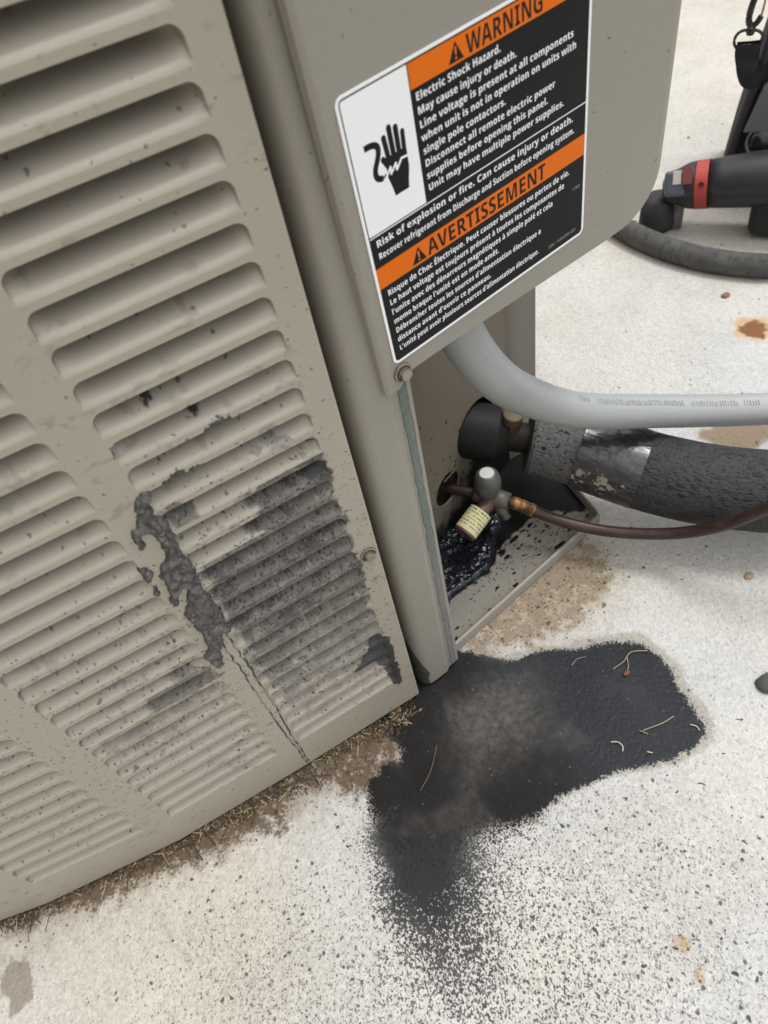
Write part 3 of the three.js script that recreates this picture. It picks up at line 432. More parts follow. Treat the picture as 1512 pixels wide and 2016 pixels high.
// pipe wall behind the door, rear corner panel and side lining
{
  const w = 0.006, ca = Math.cos(-22 * Math.PI / 180), sa = Math.sin(-22 * Math.PI / 180), W0 = [0.1288, -0.1352];
  const onW = (s, y, d) => [W0[0] + ca * s - sa * d, y, W0[1] + sa * s + ca * d];
  const sh = new THREE.Shape([[-0.075, 0.006], [0.1386, 0.006], [0.1386, 0.62], [-0.075, 0.62]].map(p => new THREE.Vector2(...p)));
  const H1 = [0.0790, 0.112, 0.0330], H2 = [0.0225, 0.0740, 0.0200];
  for (const [x, y, r] of [H1, H2]) { const p = new THREE.Path(); p.absarc(x, y, r, 0, 2 * Math.PI, true); sh.holes.push(p); }
  const g = new THREE.ExtrudeGeometry(sh, { depth: 0.0015, bevelEnabled: false, curveSegments: 40 }); g.applyMatrix4(new THREE.Matrix4().makeBasis(V(ca, 0, sa), V(0, 1, 0), V(-sa, 0, ca)).setPosition(W0[0], 0, W0[1]));
  const wt = bake(512, 512, -0.08, 0, 0.14, 0.22, (x, y, o) => { const n = fbm(x * 90, y * 60, 4, 5), gr = vn(x * 1500, y * 1500, 3), d = ss(0.03, 0.10, x) * 0.6 + 0.4 * ss(0.0, 0.03, x); let k = ss(0.42, 0.6, d * ss(0.135, 0.05, y) + 0.55 * (n - 0.5)); k = Math.max(k, ss(0.045, 0.02, y + 0.03 * (n - 0.5)), dots(x, y, 0.006, 0.25 * ss(0.2, 0.08, y), 8, 0.08, 0.3) * 0.9); for (let i = 0; i < 3; i++) o[i] = mix(paintRGB[i] * [0.54, 0.5, 0.46][i] * (1 + 0.1 * (gr - 0.5) + 0.2 * (fbm(x * 25, y * 25, 3, 9) - 0.5)), 0.009, k); o[3] = 0.4 + 0.3 * k * n; });  // wall paint darkened for shade under the door, with black oil lower down
  { const P = g.attributes.position, uv = []; for (let i = 0; i < P.count; i++) { const X = P.getX(i) - W0[0], Z = P.getZ(i) - W0[1]; uv.push((X * ca + Z * sa + 0.08) / 0.22, P.getY(i) / 0.22); } g.setAttribute('uv', new THREE.Float32BufferAttribute(uv, 2)); }
  part('pipe_wall', g, new THREE.MeshPhysicalMaterial({ ...wt, bumpScale: 0.0006, roughness: 0.55, specularIntensity: 0.3, side: THREE.DoubleSide }), unit, 'inner wall with two round pipe holes');
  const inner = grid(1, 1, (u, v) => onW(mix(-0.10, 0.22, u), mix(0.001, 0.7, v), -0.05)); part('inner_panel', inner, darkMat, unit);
  part('rear_panel', mergeGeometries([strip([[0.2573, -0.1872], [0.2968, -0.1880], [0.2968, -0.26]], 0.004, 0.62)]), shadedInnerMat, unit);
  part('side_lining', strip([[0.0668, -0.03], [0.0640, -0.075], [0.0594, -0.109]], 0.006, 0.62), shadedInnerMat, unit);
}
// base pan with its turned-up rim
{
  const fr = [[0.0690, -0.0170], [0.0775, -0.0192], [0.2765, -0.0556], [0.2812, -0.0585], [0.2830, -0.0635], [0.2968, -0.186]];
  const floor = [...fr, [0.2573, -0.1872], [0.0594, -0.112], [0.0640, -0.06]];
  const fOilShade = new Field(0.05, -0.25, 0.32, 0, 0.002).poly([131,-157,80,-60,96,-66,118,-70,150,-70,172,-88,200,-98,222,-104,250,-96,276,-74,294,-76,300,-200,60,-200,70,-90]).blur(0.006), fSp = new Field(0.05, -0.25, 0.32, 0, 0.004).poly([100,-110,180,-50,285,-66,290,-180,100,-180]).blur(0.02);  // oil on the pan, also blackening the shadow under the suction line
  const t = bake(1024, 800, 0.05, -0.2, 0.31, 0.0, (x, z, o) => {
    const gr = vn(x * 1500, z * 1500, 3), n = fbm(x * 150, z * 150, 3, 9); for (let i = 0; i < 3; i++) o[i] = paintRGB[i] * (0.88 + 0.08 * (gr - 0.5) + 0.1 * (fbm(x * 30, z * 30, 3, 2) - 0.5)); o[4] = 0.5; o[3] = 0.3;
    const c = Math.cos(0.18), s = Math.sin(0.18), X = x * c - z * s, Z = x * s + z * c, d = fSp.at(x, z);
    let k = dots(X * 0.5, Z, 0.006, 0.20 + 0.7 * d, 6, 0.1, 0.36); k = Math.max(k, dots(X * 0.45, Z, 0.010, 0.34 * d + 0.02, 16, 0.1, 0.36)); k = Math.max(k, dots(x, z, 0.0028, 0.12 + 0.45 * d, 26, 0.1, 0.33)); k = Math.max(k, ss(0.4, 0.6, fOilShade.at(x, z) + 0.5 * (n - 0.5)));
    o[0] = mix(o[0], 0.009, k); o[1] = mix(o[1], 0.0085, k); o[2] = mix(o[2], 0.009, k); o[4] = mix(0.5, 0.4, k); o[3] += k * 0.3;
  }, { rough: true });
  const pm = new THREE.MeshPhysicalMaterial({ ...t, specularIntensity: 0.22, bumpScale: 0.0012, roughness: 1, side: THREE.DoubleSide });
  const s = new THREE.Shape(floor.map(p => new THREE.Vector2(p[0], p[1]))), sg = new THREE.ShapeGeometry(s), P = sg.attributes.position, pos = [], uv = [];
  for (let i = 0; i < P.count; i++) { pos.push(P.getX(i), 0.006, P.getY(i)); uv.push((P.getX(i) - 0.05) / 0.26, (P.getY(i) + 0.2) / 0.2); }
  const pan = part('base_pan', meshFrom(pos, Array.from(sg.index.array).reverse(), uv), pm, unit, 'base pan spattered with black oil');
  // rim: outer face, rounded lip, inner face
  const cs = [[0, 0.002], [0, 0.0135], [0.0004, 0.0150], [0.0014, 0.0160], [0.0026, 0.0160], [0.0036, 0.0150], [0.0040, 0.0135], [0.0042, 0.0062]];
  const out = []; for (let i = 0; i < fr.length; i++) { const a = fr[Math.max(0, i - 1)], b = fr[Math.min(fr.length - 1, i + 1)], L = Math.hypot(b[0] - a[0], b[1] - a[1]); out.push([(b[1] - a[1]) / L, -(b[0] - a[0]) / L]); }
  part('rim', grid(fr.length - 1, cs.length - 1, (u, v, i, j) => [fr[i][0] + out[i][0] * cs[j][0], cs[j][1], fr[i][1] + out[i][1] * cs[j][0], fr[i][0] * 1.0, cs[j][1] + 0.1]), paintMat, pan);
  // lumps of wet sludge below the valve
  const sl = new Field(0.05, -0.25, 0.32, 0, 0.002).poly([66,-50,86,-64,104,-72,135,-72,156,-76,170,-94,184,-106,206,-124,200,-160,60,-130]).blur(0.007);
  const sg2 = grid(150, 110, (u, v) => { const x = mix(0.064, 0.215, u), z = mix(-0.165, -0.06, v), f = sl.at(x, z) + 0.15 * (fbm(x * 120, z * 120, 2, 4) - 0.5); return [x, 0.0035 + ss(0.35, 0.75, f) * (0.0055 + 0.0032 * fbm(x * 170, z * 170, 3, 6) + 0.0007 * fbm(x * 700, z * 700, 2, 8)), z]; });
  part('sludge', sg2, phys(0.008, 0.010, 0.014, 0.22, { specularIntensity: 0.9 }), pan, 'wet black oil sludge');
}

// ------------------------------------------------------------------ pipes
{ // grey electrical conduit
  const pts = [[0.105, 0.43, -0.052], [0.118, 0.365, -0.047], [0.130, 0.325, -0.043], [0.146, 0.293, -0.043], [0.178, 0.249, -0.054], [0.238, 0.191, -0.059], [0.335, 0.137, -0.049], [0.440, 0.098, -0.018], [0.56, 0.075, 0.035], [0.70, 0.07, 0.10]];
  const cv = curve(pts), L = cv.getLength();
  const W = 2048, H = 256, c2 = document.createElement('canvas'); c2.width = W; c2.height = H; const c = c2.getContext('2d'); c.fillStyle = '#a3a5a5'; c.fillRect(0, 0, W, H);
  const R = rng(5); for (let i = 0; i < 900; i++) { c.fillStyle = `rgba(${R() < 0.5 ? '80,75,68' : '205,205,200'},${0.05 + 0.08 * R()})`; c.fillRect(R() * W, R() * H, 1 + R() * 40, 1 + R() * 2); }
  for (let i = 0; i < 40; i++) { c.fillStyle = 'rgba(60,55,50,0.5)'; c.fillRect(R() * W, R() * H, 1 + R() * 2, 1 + R() * 2); }
  c.fillStyle = 'rgba(70,70,72,0.55)'; // worn ink print, no longer readable
  for (let x = W * 0.34; x < W * 0.98; ) { if (R() < 0.08) { x += 10 + R() * 16; continue; } const w = 2 + R() * 2; c.fillRect(x, H * 0.905 - R() * 2, w, 12 + R() * 3); if (R() < 0.6) c.fillRect(x, H * 0.905 + (R() < 0.5 ? 0 : 11), 4, 3); x += 8; }
  const t = new THREE.CanvasTexture(c2); t.colorSpace = THREE.SRGBColorSpace; t.wrapT = t.wrapS = THREE.RepeatWrapping; t.repeat.set(1 / L, 1);
  const o = thing('electrical_conduit', 'smooth pale grey electrical conduit curving out from under the access door', 'conduit', [0.44, 0, -0.018]);
  part('conduit_tube', sweep(cv, 0, 1, 0.0157, 160, 40), new THREE.MeshPhysicalMaterial({ map: t, roughness: 0.42, side: THREE.DoubleSide }), o);
}
{ // insulated suction line
  const o = thing('suction_line', 'thick black foam insulated refrigerant pipe with a band of black tape below the conduit', 'insulated pipe', [0.25, 0, -0.1262]);
  const pts = [[0.168, 0.112, -0.200], [0.190, 0.112, -0.172], [0.218, 0.104, -0.150], [0.2502, 0.095, -0.1262], [0.283, 0.088, -0.082], [0.3154, 0.08, -0.031], [0.350, 0.075, 0.011], [0.3916, 0.07, 0.0486], [0.47, 0.066, 0.095], [0.6, 0.062, 0.14]];
  const cv = curve(pts), L = cv.getLength(), R0 = 0.0375, tAt = n => { let b = 0, bd = 9; for (let i = 0; i <= 400; i++) { const p = cv.getPointAt(i / 400), d = p.distanceTo(V(...pts[n])); if (d < bd) { bd = d; b = i / 400; } } return b; };
  const t0 = tAt(3) - 0.014, tA = mix(tAt(3), tAt(5), 0.40), tB = mix(tAt(3), tAt(5), 0.93);
  const nz = (t, a, f, s) => fbm(t * L * f, Math.cos(a) * 3 + 7, 3, s) - 0.5 + fbm(t * L * f, Math.sin(a) * 3 + 17, 3, s + 1) - 0.5;
  const foamTex = (base, s, spots) => { const t = bake(1024, 512, 0, 0, 0.5, 0.25, (x, y, o) => { const n = fbm(x * 420, y * 420, 3, s), f = fbm(x * 180, y * 500, 3, s + 4), k = Math.max(dots(x * 0.55, y, 0.006, spots, s + 8, 0.1, 0.4), dots(x * 0.6, y, 0.0025, spots * 1.2, s + 9, 0.1, 0.4)); const q = base * (0.75 + 0.5 * n + 0.3 * (f - 0.5)); o[0] = mix(q, 0.012, k); o[1] = mix(q * 0.99, 0.012, k); o[2] = mix(q * 0.98, 0.012, k); o[3] = 0.5 + 0.6 * (n - 0.5) + 0.5 * (f - 0.5) - 0.3 * k; }, { wrap: THREE.RepeatWrapping }); for (const q of [t.map, t.bumpMap]) q.repeat.set(2, 1); return t; };
  part('grey_sleeve', sweep(cv, t0, tA + 0.01, (t, a) => R0 * (1 + 0.02 * nz(t, a, 40, 3)) - (t < t0 + 0.004 ? 0.002 : 0) , 30, 48), new THREE.MeshStandardMaterial({ ...foamTex(0.115, 2, 0.24), bumpScale: 0.0016, roughness: 0.8, side: THREE.DoubleSide }), o, 'bare grey foam sleeve end');
  part('foam_insulation', sweep(cv, tB - 0.01, 1, (t, a) => R0 * 1.04 * (1 + 0.015 * nz(t, a, 25, 5)), 90, 48), new THREE.MeshStandardMaterial({ ...foamTex(0.030, 30, 0.50), bumpScale: 0.0018, roughness: 0.75, side: THREE.DoubleSide }), o, 'coarse black foam insulation');
  const tapeTex = bake(512, 512, 0, 0, 1, 1, (u, v, o) => { // v runs round the pipe: 0 is the top
    const n = fbm(u * 9, v * 40, 4, 3), m = fbm(u * 60, v * 60, 3, 7); let q = 0.014 + 0.016 * m; o[0] = q; o[1] = q; o[2] = q * 1.1; o[4] = 0.14 + 0.22 * n + 0.25 * ss(0.55, 0.7, fbm(u * 20, v * 30, 3, 17)); o[3] = 0.5 + 0.9 * (fbm(u * 3 + 0.4 * Math.sin(v * 30), v * 36, 3, 9) - 0.5);
    const d = Math.min(1, Math.max(0, 1 - Math.abs(v - 0.225) / 0.085)) * ss(1.02, 0.6, u), k = ss(0.50, 0.60, d * 0.62 + 1.3 * (fbm(u * 11, v * 60, 4, 13) - 0.5) + 0.25 * (vn(u * 40, v * 180, 15) - 0.5)); o[0] = mix(o[0], 0.30, k); o[1] = mix(o[1], 0.26, k); o[2] = mix(o[2], 0.19, k); o[4] = mix(o[4], 0.9, k);
  }, { rough: true });
  const tg = sweep(cv, tA, tB, (t, a) => R0 * 1.055 + 0.0005 * nz(t, a, 60, 21), 40, 64, false), uv = tg.attributes.uv; for (let i = 0; i < uv.count; i++) uv.setX(i, (uv.getX(i) / L - tA) / (tB - tA));
  part('tape_band', tg, new THREE.MeshPhysicalMaterial({ ...tapeTex, bumpScale: 0.0012, roughness: 1, ior: 1.75, side: THREE.DoubleSide }), o, 'shiny black tape with torn paper residue');
  // valve stub in the wall hole
  const c0 = V(...pts[1]), e = V(0.2180, 0.1035, -0.1500), dir = e.clone().sub(c0).normalize();
  part('valve_body', turned([[0, -0.02], [0.0275, -0.02], [0.0275, 0.004], [0.0295, 0.006], [0.0295, 0.034], [0.0285, 0.037], [0.023, 0.039], [0.023, 0.047], [0, 0.047]], c0, dir), phys(0.015, 0.014, 0.013, 0.6, { specularIntensity: 0.5 }), o, 'dark oily service valve body');
  part('copper_stub', turned([[0, 0], [0.0155, 0], [0.0155, 0.05], [0, 0.05]], c0.clone().addScaledVector(dir, 0.035), dir), phys(0.022, 0.018, 0.014, 0.6, { specularIntensity: 0.4 }), o);
  const cap = V(0.2290, 0.104, -0.1430); part('service_port', turned([[0, 0], [0.0105, 0], [0.0105, 0.026], [0.0092, 0.0285], [0, 0.0285]], cap, V(0.1, 1, 0.15)), phys(0.12, 0.09, 0.055, 0.6, { metalness: 0.3 }), o, 'brass service port');
}
{ // liquid line with its valve
  const o = thing('liquid_line', 'thin dark copper pipe with a service valve bowing out over the base pan', 'copper pipe', [0.2566, 0, -0.0195]);
  const pts = [[0.118, 0.060, -0.196], [0.1555, 0.060, -0.1540], [0.1828, 0.060, -0.1176], [0.1974, 0.060, -0.0959], [0.2243, 0.050, -0.057], [0.2566, 0.045, -0.0195], [0.2972, 0.055, 0.024], [0.3182, 0.080, 0.0528], [0.3367, 0.115, 0.0769], [0.362, 0.150, 0.105], [0.42, 0.19, 0.15]];
  const cv = curve(pts), tAt = n => { let b = 0, bd = 9; for (let i = 0; i <= 600; i++) { const d = cv.getPointAt(i / 600).distanceTo(V(...pts[n])); if (d < bd) { bd = d; b = i / 600; } } return b; };
  const ct = bake(1024, 128, 0, 0, 1, 0.04, (x, y, o) => { const n = fbm(x * 60, y * 200, 4, 3), m = fbm(x * 14, y * 30, 3, 5); o[0] = 0.034 + 0.045 * n * m * 2; o[1] = 0.021 + 0.025 * n * m * 2; o[2] = 0.024 + 0.022 * n * m; o[3] = n; o[4] = 0.3 + 0.25 * n; }, { rough: true, wrap: THREE.RepeatWrapping });
  for (const q of Object.values(ct)) if (q) q.repeat.set(1.6, 1);
  part('pipe', sweep(cv, 0, 1, 0.0058, 160, 24), new THREE.MeshPhysicalMaterial({ ...ct, bumpScale: 0.0003, roughness: 1, metalness: 0.35, side: THREE.DoubleSide }), o);
  const tJ = tAt(3), J = rng(9), jt = bake(256, 128, 0, 0, 1, 1, (x, y, o) => { const n = fbm(x * 9, y * 9, 4, 3), k = ss(0.4, 0.65, n); o[0] = mix(0.34, 0.10, k); o[1] = mix(0.17, 0.05, k); o[2] = mix(0.06, 0.025, k); o[3] = n; o[4] = 0.45; }, { rough: true, wrap: THREE.RepeatWrapping }); for (const q of Object.values(jt)) if (q) q.repeat.set(20, 1);
  part('brazed_joint', sweep(cv, tJ - 0.002, tJ + 0.045, (t, a) => 0.0066 + 0.0003 * Math.sin(t * 400), 20, 24), new THREE.MeshPhysicalMaterial({ ...jt, bumpScale: 0.0004, roughness: 1, metalness: 0.4, side: THREE.DoubleSide }), o, 'orange brown brazed joint');
  const steel = phys(0.12, 0.11, 0.092, 0.5, { metalness: 0.25 }), B = V(0.1828, 0.060, -0.1176), T = cv.getTangentAt(tAt(2));
  const valve = part('valve_body', mergeGeometries([turned([[0, -0.016], [0.0085, -0.016], [0.0095, -0.012], [0.0105, -0.004], [0.0105, 0.006], [0.0095, 0.014], [0.0085, 0.022], [0, 0.022]], B, T), turned([[0, -0.013], [0.0095, -0.013], [0.0105, -0.010], [0.0105, 0.012], [0, 0.012]], B, V(0, 1, 0))]), steel, o);
  part('valve_cap', turned([[0, 0.008], [0.0105, 0.008], [0.0118, 0.0105], [0.0133, 0.018], [0.0136, 0.024], [0.0130, 0.030], [0.0112, 0.035], [0.0088, 0.0378], [0.0078, 0.0384], [0.0074, 0.0380], [0, 0.0380]], B, V(-0.02, 1, 0.03), 48), phys(0.13, 0.13, 0.12, 0.42, { metalness: 0.3 }), valve, 'round grey valve cap');
  part('cap_disc', turned([[0, 0], [0.0070, 0], [0.0072, 0.0004], [0, 0.0006]], B.clone().add(V(-0.0008, 0.0381, 0.0012)), V(-0.02, 1, 0.03), 40), phys(0.62, 0.62, 0.61, 0.35), valve);
  // port pointing to the lower left with a paper tag wrapped round it
  const P0 = V(0.1790, 0.060, -0.1125), P1 = V(0.1395, 0.047, -0.1015), D = P1.clone().sub(P0), L = D.length(); D.normalize();
  part('port_tube', turned([[0, -0.006], [0.008, -0.006], [0.008, 0.012], [0.0118, 0.0125], [0.0121, 0.014], [0.0121, L - 0.002], [0.0112, L], [0.0050, L], [0.0042, L - 0.006], [0, L - 0.006]], P0, D, 44), phys(0.16, 0.095, 0.085, 0.42, { metalness: 0.3 }), valve, 'copper coloured port end');
  const c2 = document.createElement('canvas'); c2.width = 1024; c2.height = 256; const c = c2.getContext('2d'); c.fillStyle = '#d9d2a4'; c.fillRect(0, 0, 1024, 256); const R = rng(3);
  for (let l = 0; l < 6; l++) { c.fillStyle = l === 0 || l === 4 ? '#2b2a22' : '#6f7d43'; const hgt = l === 0 ? 22 : 15; for (let x = 0; x < 1024;) { const w = 5 + R() * 12; if (R() < 0.82) c.fillRect(x, 18 + l * 36, w, hgt * (0.75 + 0.25 * R())); x += w + 3 + (R() < 0.2 ? 12 : 0); } }
  const t = new THREE.CanvasTexture(c2); t.colorSpace = THREE.SRGBColorSpace; t.wrapS = THREE.RepeatWrapping;
  const lg = turned([[0.01235, 0], [0.01235, 0.026]], P0.clone().addScaledVector(D, 0.0135), D, 44), uv = lg.attributes.uv; for (let i = 0; i < uv.count; i++) uv.setY(i, 1 - uv.getY(i));
  part('paper_tag', lg, std(1, 1, 1, 0.8, { map: t }), valve, 'cream paper tag with small print');
  part('port_stem', turned([[0, 0], [0.0062, 0], [0.0062, 0.009], [0.0046, 0.010], [0.0046, 0.017], [0, 0.0175]], V(0.187, 0.055, -0.106), V(0.1, -0.75, 0.65), 24), steel, valve);
}
{ // grey foam hose lying further back
  const o = thing('insulation_hose', 'loose dark grey foam pipe insulation lying on the slab behind the access door', 'hose', [0.66, 0, -0.38]);
  const cv = curve([[0.79, 0.016, -0.75], [0.6886, 0.0158, -0.5691],[0.6660, 0.0158, -0.4562],[0.6700, 0.0158, -0.3820],[0.6816, 0.0158, -0.3356],[0.6941, 0.0158, -0.3054],[0.7124, 0.0158, -0.2751],[0.7329, 0.0158, -0.2497],[0.7783, 0.0158, -0.2179],[0.8344, 0.0158, -0.1870]]);
  const t = bake(1024, 256, 0, 0, 0.8, 0.17, (x, y, o) => { const n = fbm(x * 260, y * 60, 4, 3), m = fbm(x * 40, y * 40, 3, 7), k = ss(0.55, 0.75, n), q = (0.085 + 0.06 * (m - 0.5)) * (1 - 0.35 * k); o[0] = q; o[1] = q * 0.97; o[2] = q * 0.92; o[3] = n; }, { wrap: THREE.RepeatWrapping }); for (const q of [t.map, t.bumpMap]) q.repeat.set(1.2, 1);
  part('foam_tube', sweep(cv, 0, 1, (t, a) => 0.0158 * (1 + 0.006 * Math.sin(t * 90) * Math.sin(a + 2)), 120, 36), new THREE.MeshStandardMaterial({ ...t, bumpScale: 0.0008, roughness: 0.85, side: THREE.DoubleSide }), o);
}

// ------------------------------------------------------------------ tools in the background
const T52 = 52 * Math.PI / 180, tu = V(Math.cos(T52), 0, Math.sin(T52)), tn = V(-Math.sin(T52), 0, Math.cos(T52)), vy = V(0, 1, 0);
{ // cordless tool: body along axis
  const o = thing('power_tool', 'black cordless power tool with a red collar lying beside the fabric bag', 'power tool', [0.7475, 0, -0.403]);
  const A = V(0.7268, 0.0640, -0.4284), D = V(0.8033 - 0.7228, 0.0800 - 0.0620, -0.3317 + 0.4335), L = D.length(); D.normalize();
  const black = phys(0.022, 0.022, 0.025, 0.42, {}), red = std(0.42, 0.050, 0.042, 0.5);
  const rad = s => 0.0225 + 0.0090 * ss(0, 0.03, s) + 0.0045 * ss(0.03, 0.12, s) - 0.003 * ss(0.13, 0.2, s), seg = (a, b, k = 0) => { const p = [[0, a]]; for (let i = 0; i <= 14; i++) { const s = mix(a, b, i / 14); p.push([rad(s) + k, s]); } p.push([0, b]); return p; };
  const nose = [[0, -0.012], [0.010, -0.0115], [0.018, -0.008], [0.0215, -0.002]];
  part('tool_body', mergeGeometries([turned([...nose, ...seg(0.001, 0.0335).slice(1)], A, D, 40), turned(seg(0.0495, 0.30), A, D, 40)]), black, o);
  const collar = part('red_collar', turned(seg(0.0330, 0.0500, 0.0007), A, D, 40), red, o, 'red collar with a small screw hole');
  const side = V().crossVectors(D, vy).normalize(), toCam = V(-0.0731, 0.6332, 0.2899).sub(A).normalize(), out = toCam.clone().addScaledVector(D, -toCam.dot(D)).normalize();
  const hole = A.clone().addScaledVector(D, 0.0425).addScaledVector(out, 0.0336); part('screw_hole', turned([[0, 0], [0.0032, 0], [0.0034, 0.0009], [0.0024, 0.0012], [0.0022, -0.002], [0, -0.002]], hole.clone().addScaledVector(out, -0.0002), out, 24), std(0.05, 0.008, 0.008, 0.6), collar);
  // battery end cap with a pale sticker
  const q = new THREE.Matrix4().makeBasis(D, V().crossVectors(out, D), out), place = (g, s, u, w) => { const p = A.clone().addScaledVector(D, s).addScaledVector(V().crossVectors(out, D), u).addScaledVector(out, w); g.applyMatrix4(q.clone().setPosition(p)); return g; };
  part('end_cap', place(new RoundedBoxGeometry(0.030, 0.034, 0.012, 4, 0.005), 0.008, 0.004, 0.0225), phys(0.09, 0.10, 0.13, 0.3), o);
  part('sticker', place(new RoundedBoxGeometry(0.011, 0.018, 0.0012, 2, 0.0005), 0.010, 0.012, 0.0289), std(0.55, 0.5, 0.5, 0.5), o);
  part('sticker', place(new RoundedBoxGeometry(0.012, 0.022, 0.0012, 2, 0.0005), 0.0235, 0.013, 0.0309), std(0.22, 0.05, 0.045, 0.5), o);
  part('foot', turned([[0, 0], [0.024, 0], [0.027, 0.01], [0.022, 0.045], [0, 0.046]], V(0.7240, 0.001, -0.4420), V(-0.12, 1, -0.05), 32), std(0.035, 0.035, 0.036, 0.6), o);
  part('metal_stem', turned([[0, 0], [0.011, 0], [0.011, 0.045], [0, 0.045]], V(0.739, 0.0005, -0.4240), V(0, 1, 0), 28), phys(0.2, 0.2, 0.19, 0.4, { metalness: 0.6 }), o);
  // grip under the body with trigger
  const gp = A.clone().addScaledVector(D, 0.150); part('grip', (() => { const g = new RoundedBoxGeometry(0.075, 0.07, 0.05, 5, 0.014); g.applyMatrix4(new THREE.Matrix4().makeBasis(tu, vy, tn).setPosition(gp.x, 0.040, gp.z)); return g; })(), std(0.02, 0.02, 0.021, 0.6), o);
  part('trigger', (() => { const g = new RoundedBoxGeometry(0.026, 0.012, 0.054, 3, 0.004); const r = new THREE.Matrix4().makeRotationZ(0.5); g.applyMatrix4(r); g.applyMatrix4(new THREE.Matrix4().makeBasis(tu, vy, tn).setPosition(gp.x - 0.006, 0.052, gp.z + 0.001)); return g; })(), std(0.40, 0.05, 0.04, 0.5), o);
}
{ // fabric tool bag standing behind the tool
  const o = thing('tool_bag', 'black fabric tool bag with a grey pocket and a black webbing strap', 'bag', [0.86, 0, -0.43]);
  const base = V(0.852, 0, -0.4220), fr = (a, b, c) => base.clone().addScaledVector(tu, a).addScaledVector(vy, b).addScaledVector(tn, c);
  const M = new THREE.Matrix4().makeBasis(tu, vy, tn).setPosition(base);
  const shp = (pts, d, bev) => { const g = new THREE.ExtrudeGeometry(new THREE.Shape(pts.map(p => new THREE.Vector2(...p))), { depth: d, bevelEnabled: bev > 0, bevelSize: bev, bevelThickness: bev, bevelSegments: 3 }); return g; };
  const fab = bake(256, 256, 0, 0, 0.05, 0.05, (x, y, o) => { const w = 0.5 + 0.25 * (Math.sin(x * 2500) + Math.sin(y * 2500)) + 0.3 * (fbm(x * 300, y * 300, 2, 3) - 0.5); o[0] = o[1] = 0.018 + 0.014 * w; o[2] = 0.020 + 0.015 * w; o[3] = w; }, { wrap: THREE.RepeatWrapping });
  for (const q of [fab.map, fab.bumpMap]) q.repeat.set(20, 20);
  const black = new THREE.MeshStandardMaterial({ ...fab, bumpScale: 0.0008, roughness: 0.85, side: THREE.DoubleSide });
  // front face leans: left edge runs from the slab up to the right
  const g = shp([[-0.018, 0], [0.26, 0], [0.25, 0.30], [0.016, 0.30], [0.005, 0.20], [-0.004, 0.137], [-0.012, 0.071]], 0.14, 0.006); g.translate(0, 0, -0.15); g.applyMatrix4(M); part('bag_body', g, black, o);
  const piping = curve([[-0.022, 0.0], [-0.0135, 0.0713], [-0.0045, 0.1373], [0.003, 0.1827], [0.0055, 0.2103], [0.014, 0.30]].map(p => fr(p[0], p[1], 0.002).toArray())); part('edge_binding', sweep(piping, 0, 1, 0.0062, 40, 16), std(0.035, 0.035, 0.037, 0.7), o);
  const pk = shp([[0.004, 0.108], [0.075, 0.098], [0.11, 0.175], [0.035, 0.178], [0.016, 0.160]], 0.008, 0.006); pk.applyMatrix4(M); part('grey_pocket', pk, std(0.16, 0.17, 0.185, 0.75), o, 'grey fabric pocket');
  const ey = fr(0.024, 0.094, 0.018), en = tn.clone().add(V(-0.1, 0.6, 0.1)).normalize(); part('round_knob', turned([[0, 0.005], [0.010, 0.004], [0.0165, 0], [0.0185, -0.004], [0.019, -0.012], [0, -0.013]], ey, en, 36), phys(0.012, 0.012, 0.013, 0.15), o);
  const rg = new THREE.TorusGeometry(0.0195, 0.0018, 12, 48); rg.applyQuaternion(new THREE.Quaternion().setFromUnitVectors(V(0, 0, 1), en)); rg.translate(ey.x, ey.y, ey.z); part('knob_ring', rg, phys(0.12, 0.11, 0.10, 0.3, { metalness: 0.4 }), o);
  // webbing loop, ring and snap hook hanging from the strap
  const ribbon = (pts, w, th) => { const L = curve(pts.map(p => fr(p[0], p[1], p[2]).toArray())), ws = w; return mergeGeometries([0, 1].map(k => grid(24, 6, (u, v) => { const p = L.getPointAt(u), T = L.getTangentAt(u), ac = V().crossVectors(T, tn).normalize(), nn = V().crossVectors(ac, T).normalize(); const W = mix(ws[0], ws[1], ss(0, 1, u)); p.addScaledVector(ac, (v - 0.5) * W).addScaledVector(nn, (k - 0.5) * th + 0.0006 * Math.sin(u * 14 + v * 3)); return [p.x, p.y, p.z]; }))); };
  part('webbing_loop', mergeGeometries([ribbon([[-0.0195, 0.2205, 0.022], [-0.019, 0.212, 0.024], [-0.0165, 0.2017, 0.025], [-0.014, 0.190, 0.027], [-0.0085, 0.179, 0.026], [0.004, 0.178, 0.018]], [0.029, 0.020], 0.004), ribbon([[-0.0185, 0.222, 0.018], [-0.018, 0.212, 0.014], [-0.015, 0.195, 0.012], [-0.006, 0.183, 0.010], [0.010, 0.186, 0.004]], [0.029, 0.024], 0.004)]), black, o);
  const dr = curve([[-0.033, 0.2165], [-0.0365, 0.2225], [-0.0360, 0.2300], [-0.031, 0.2355], [-0.0200, 0.2370], [-0.009, 0.2350], [-0.0037, 0.2295], [-0.0035, 0.2225], [-0.006, 0.2170], [-0.0195, 0.2190], [-0.033, 0.2165]].map(p => fr(p[0], p[1], 0.0215).toArray())); part('ring', sweep(dr, 0, 1, 0.0019, 70, 12), phys(0.03, 0.03, 0.03, 0.35), o);
  const hk = pts => curve(pts.map(p => fr(p[0], p[1], 0.022).toArray()));
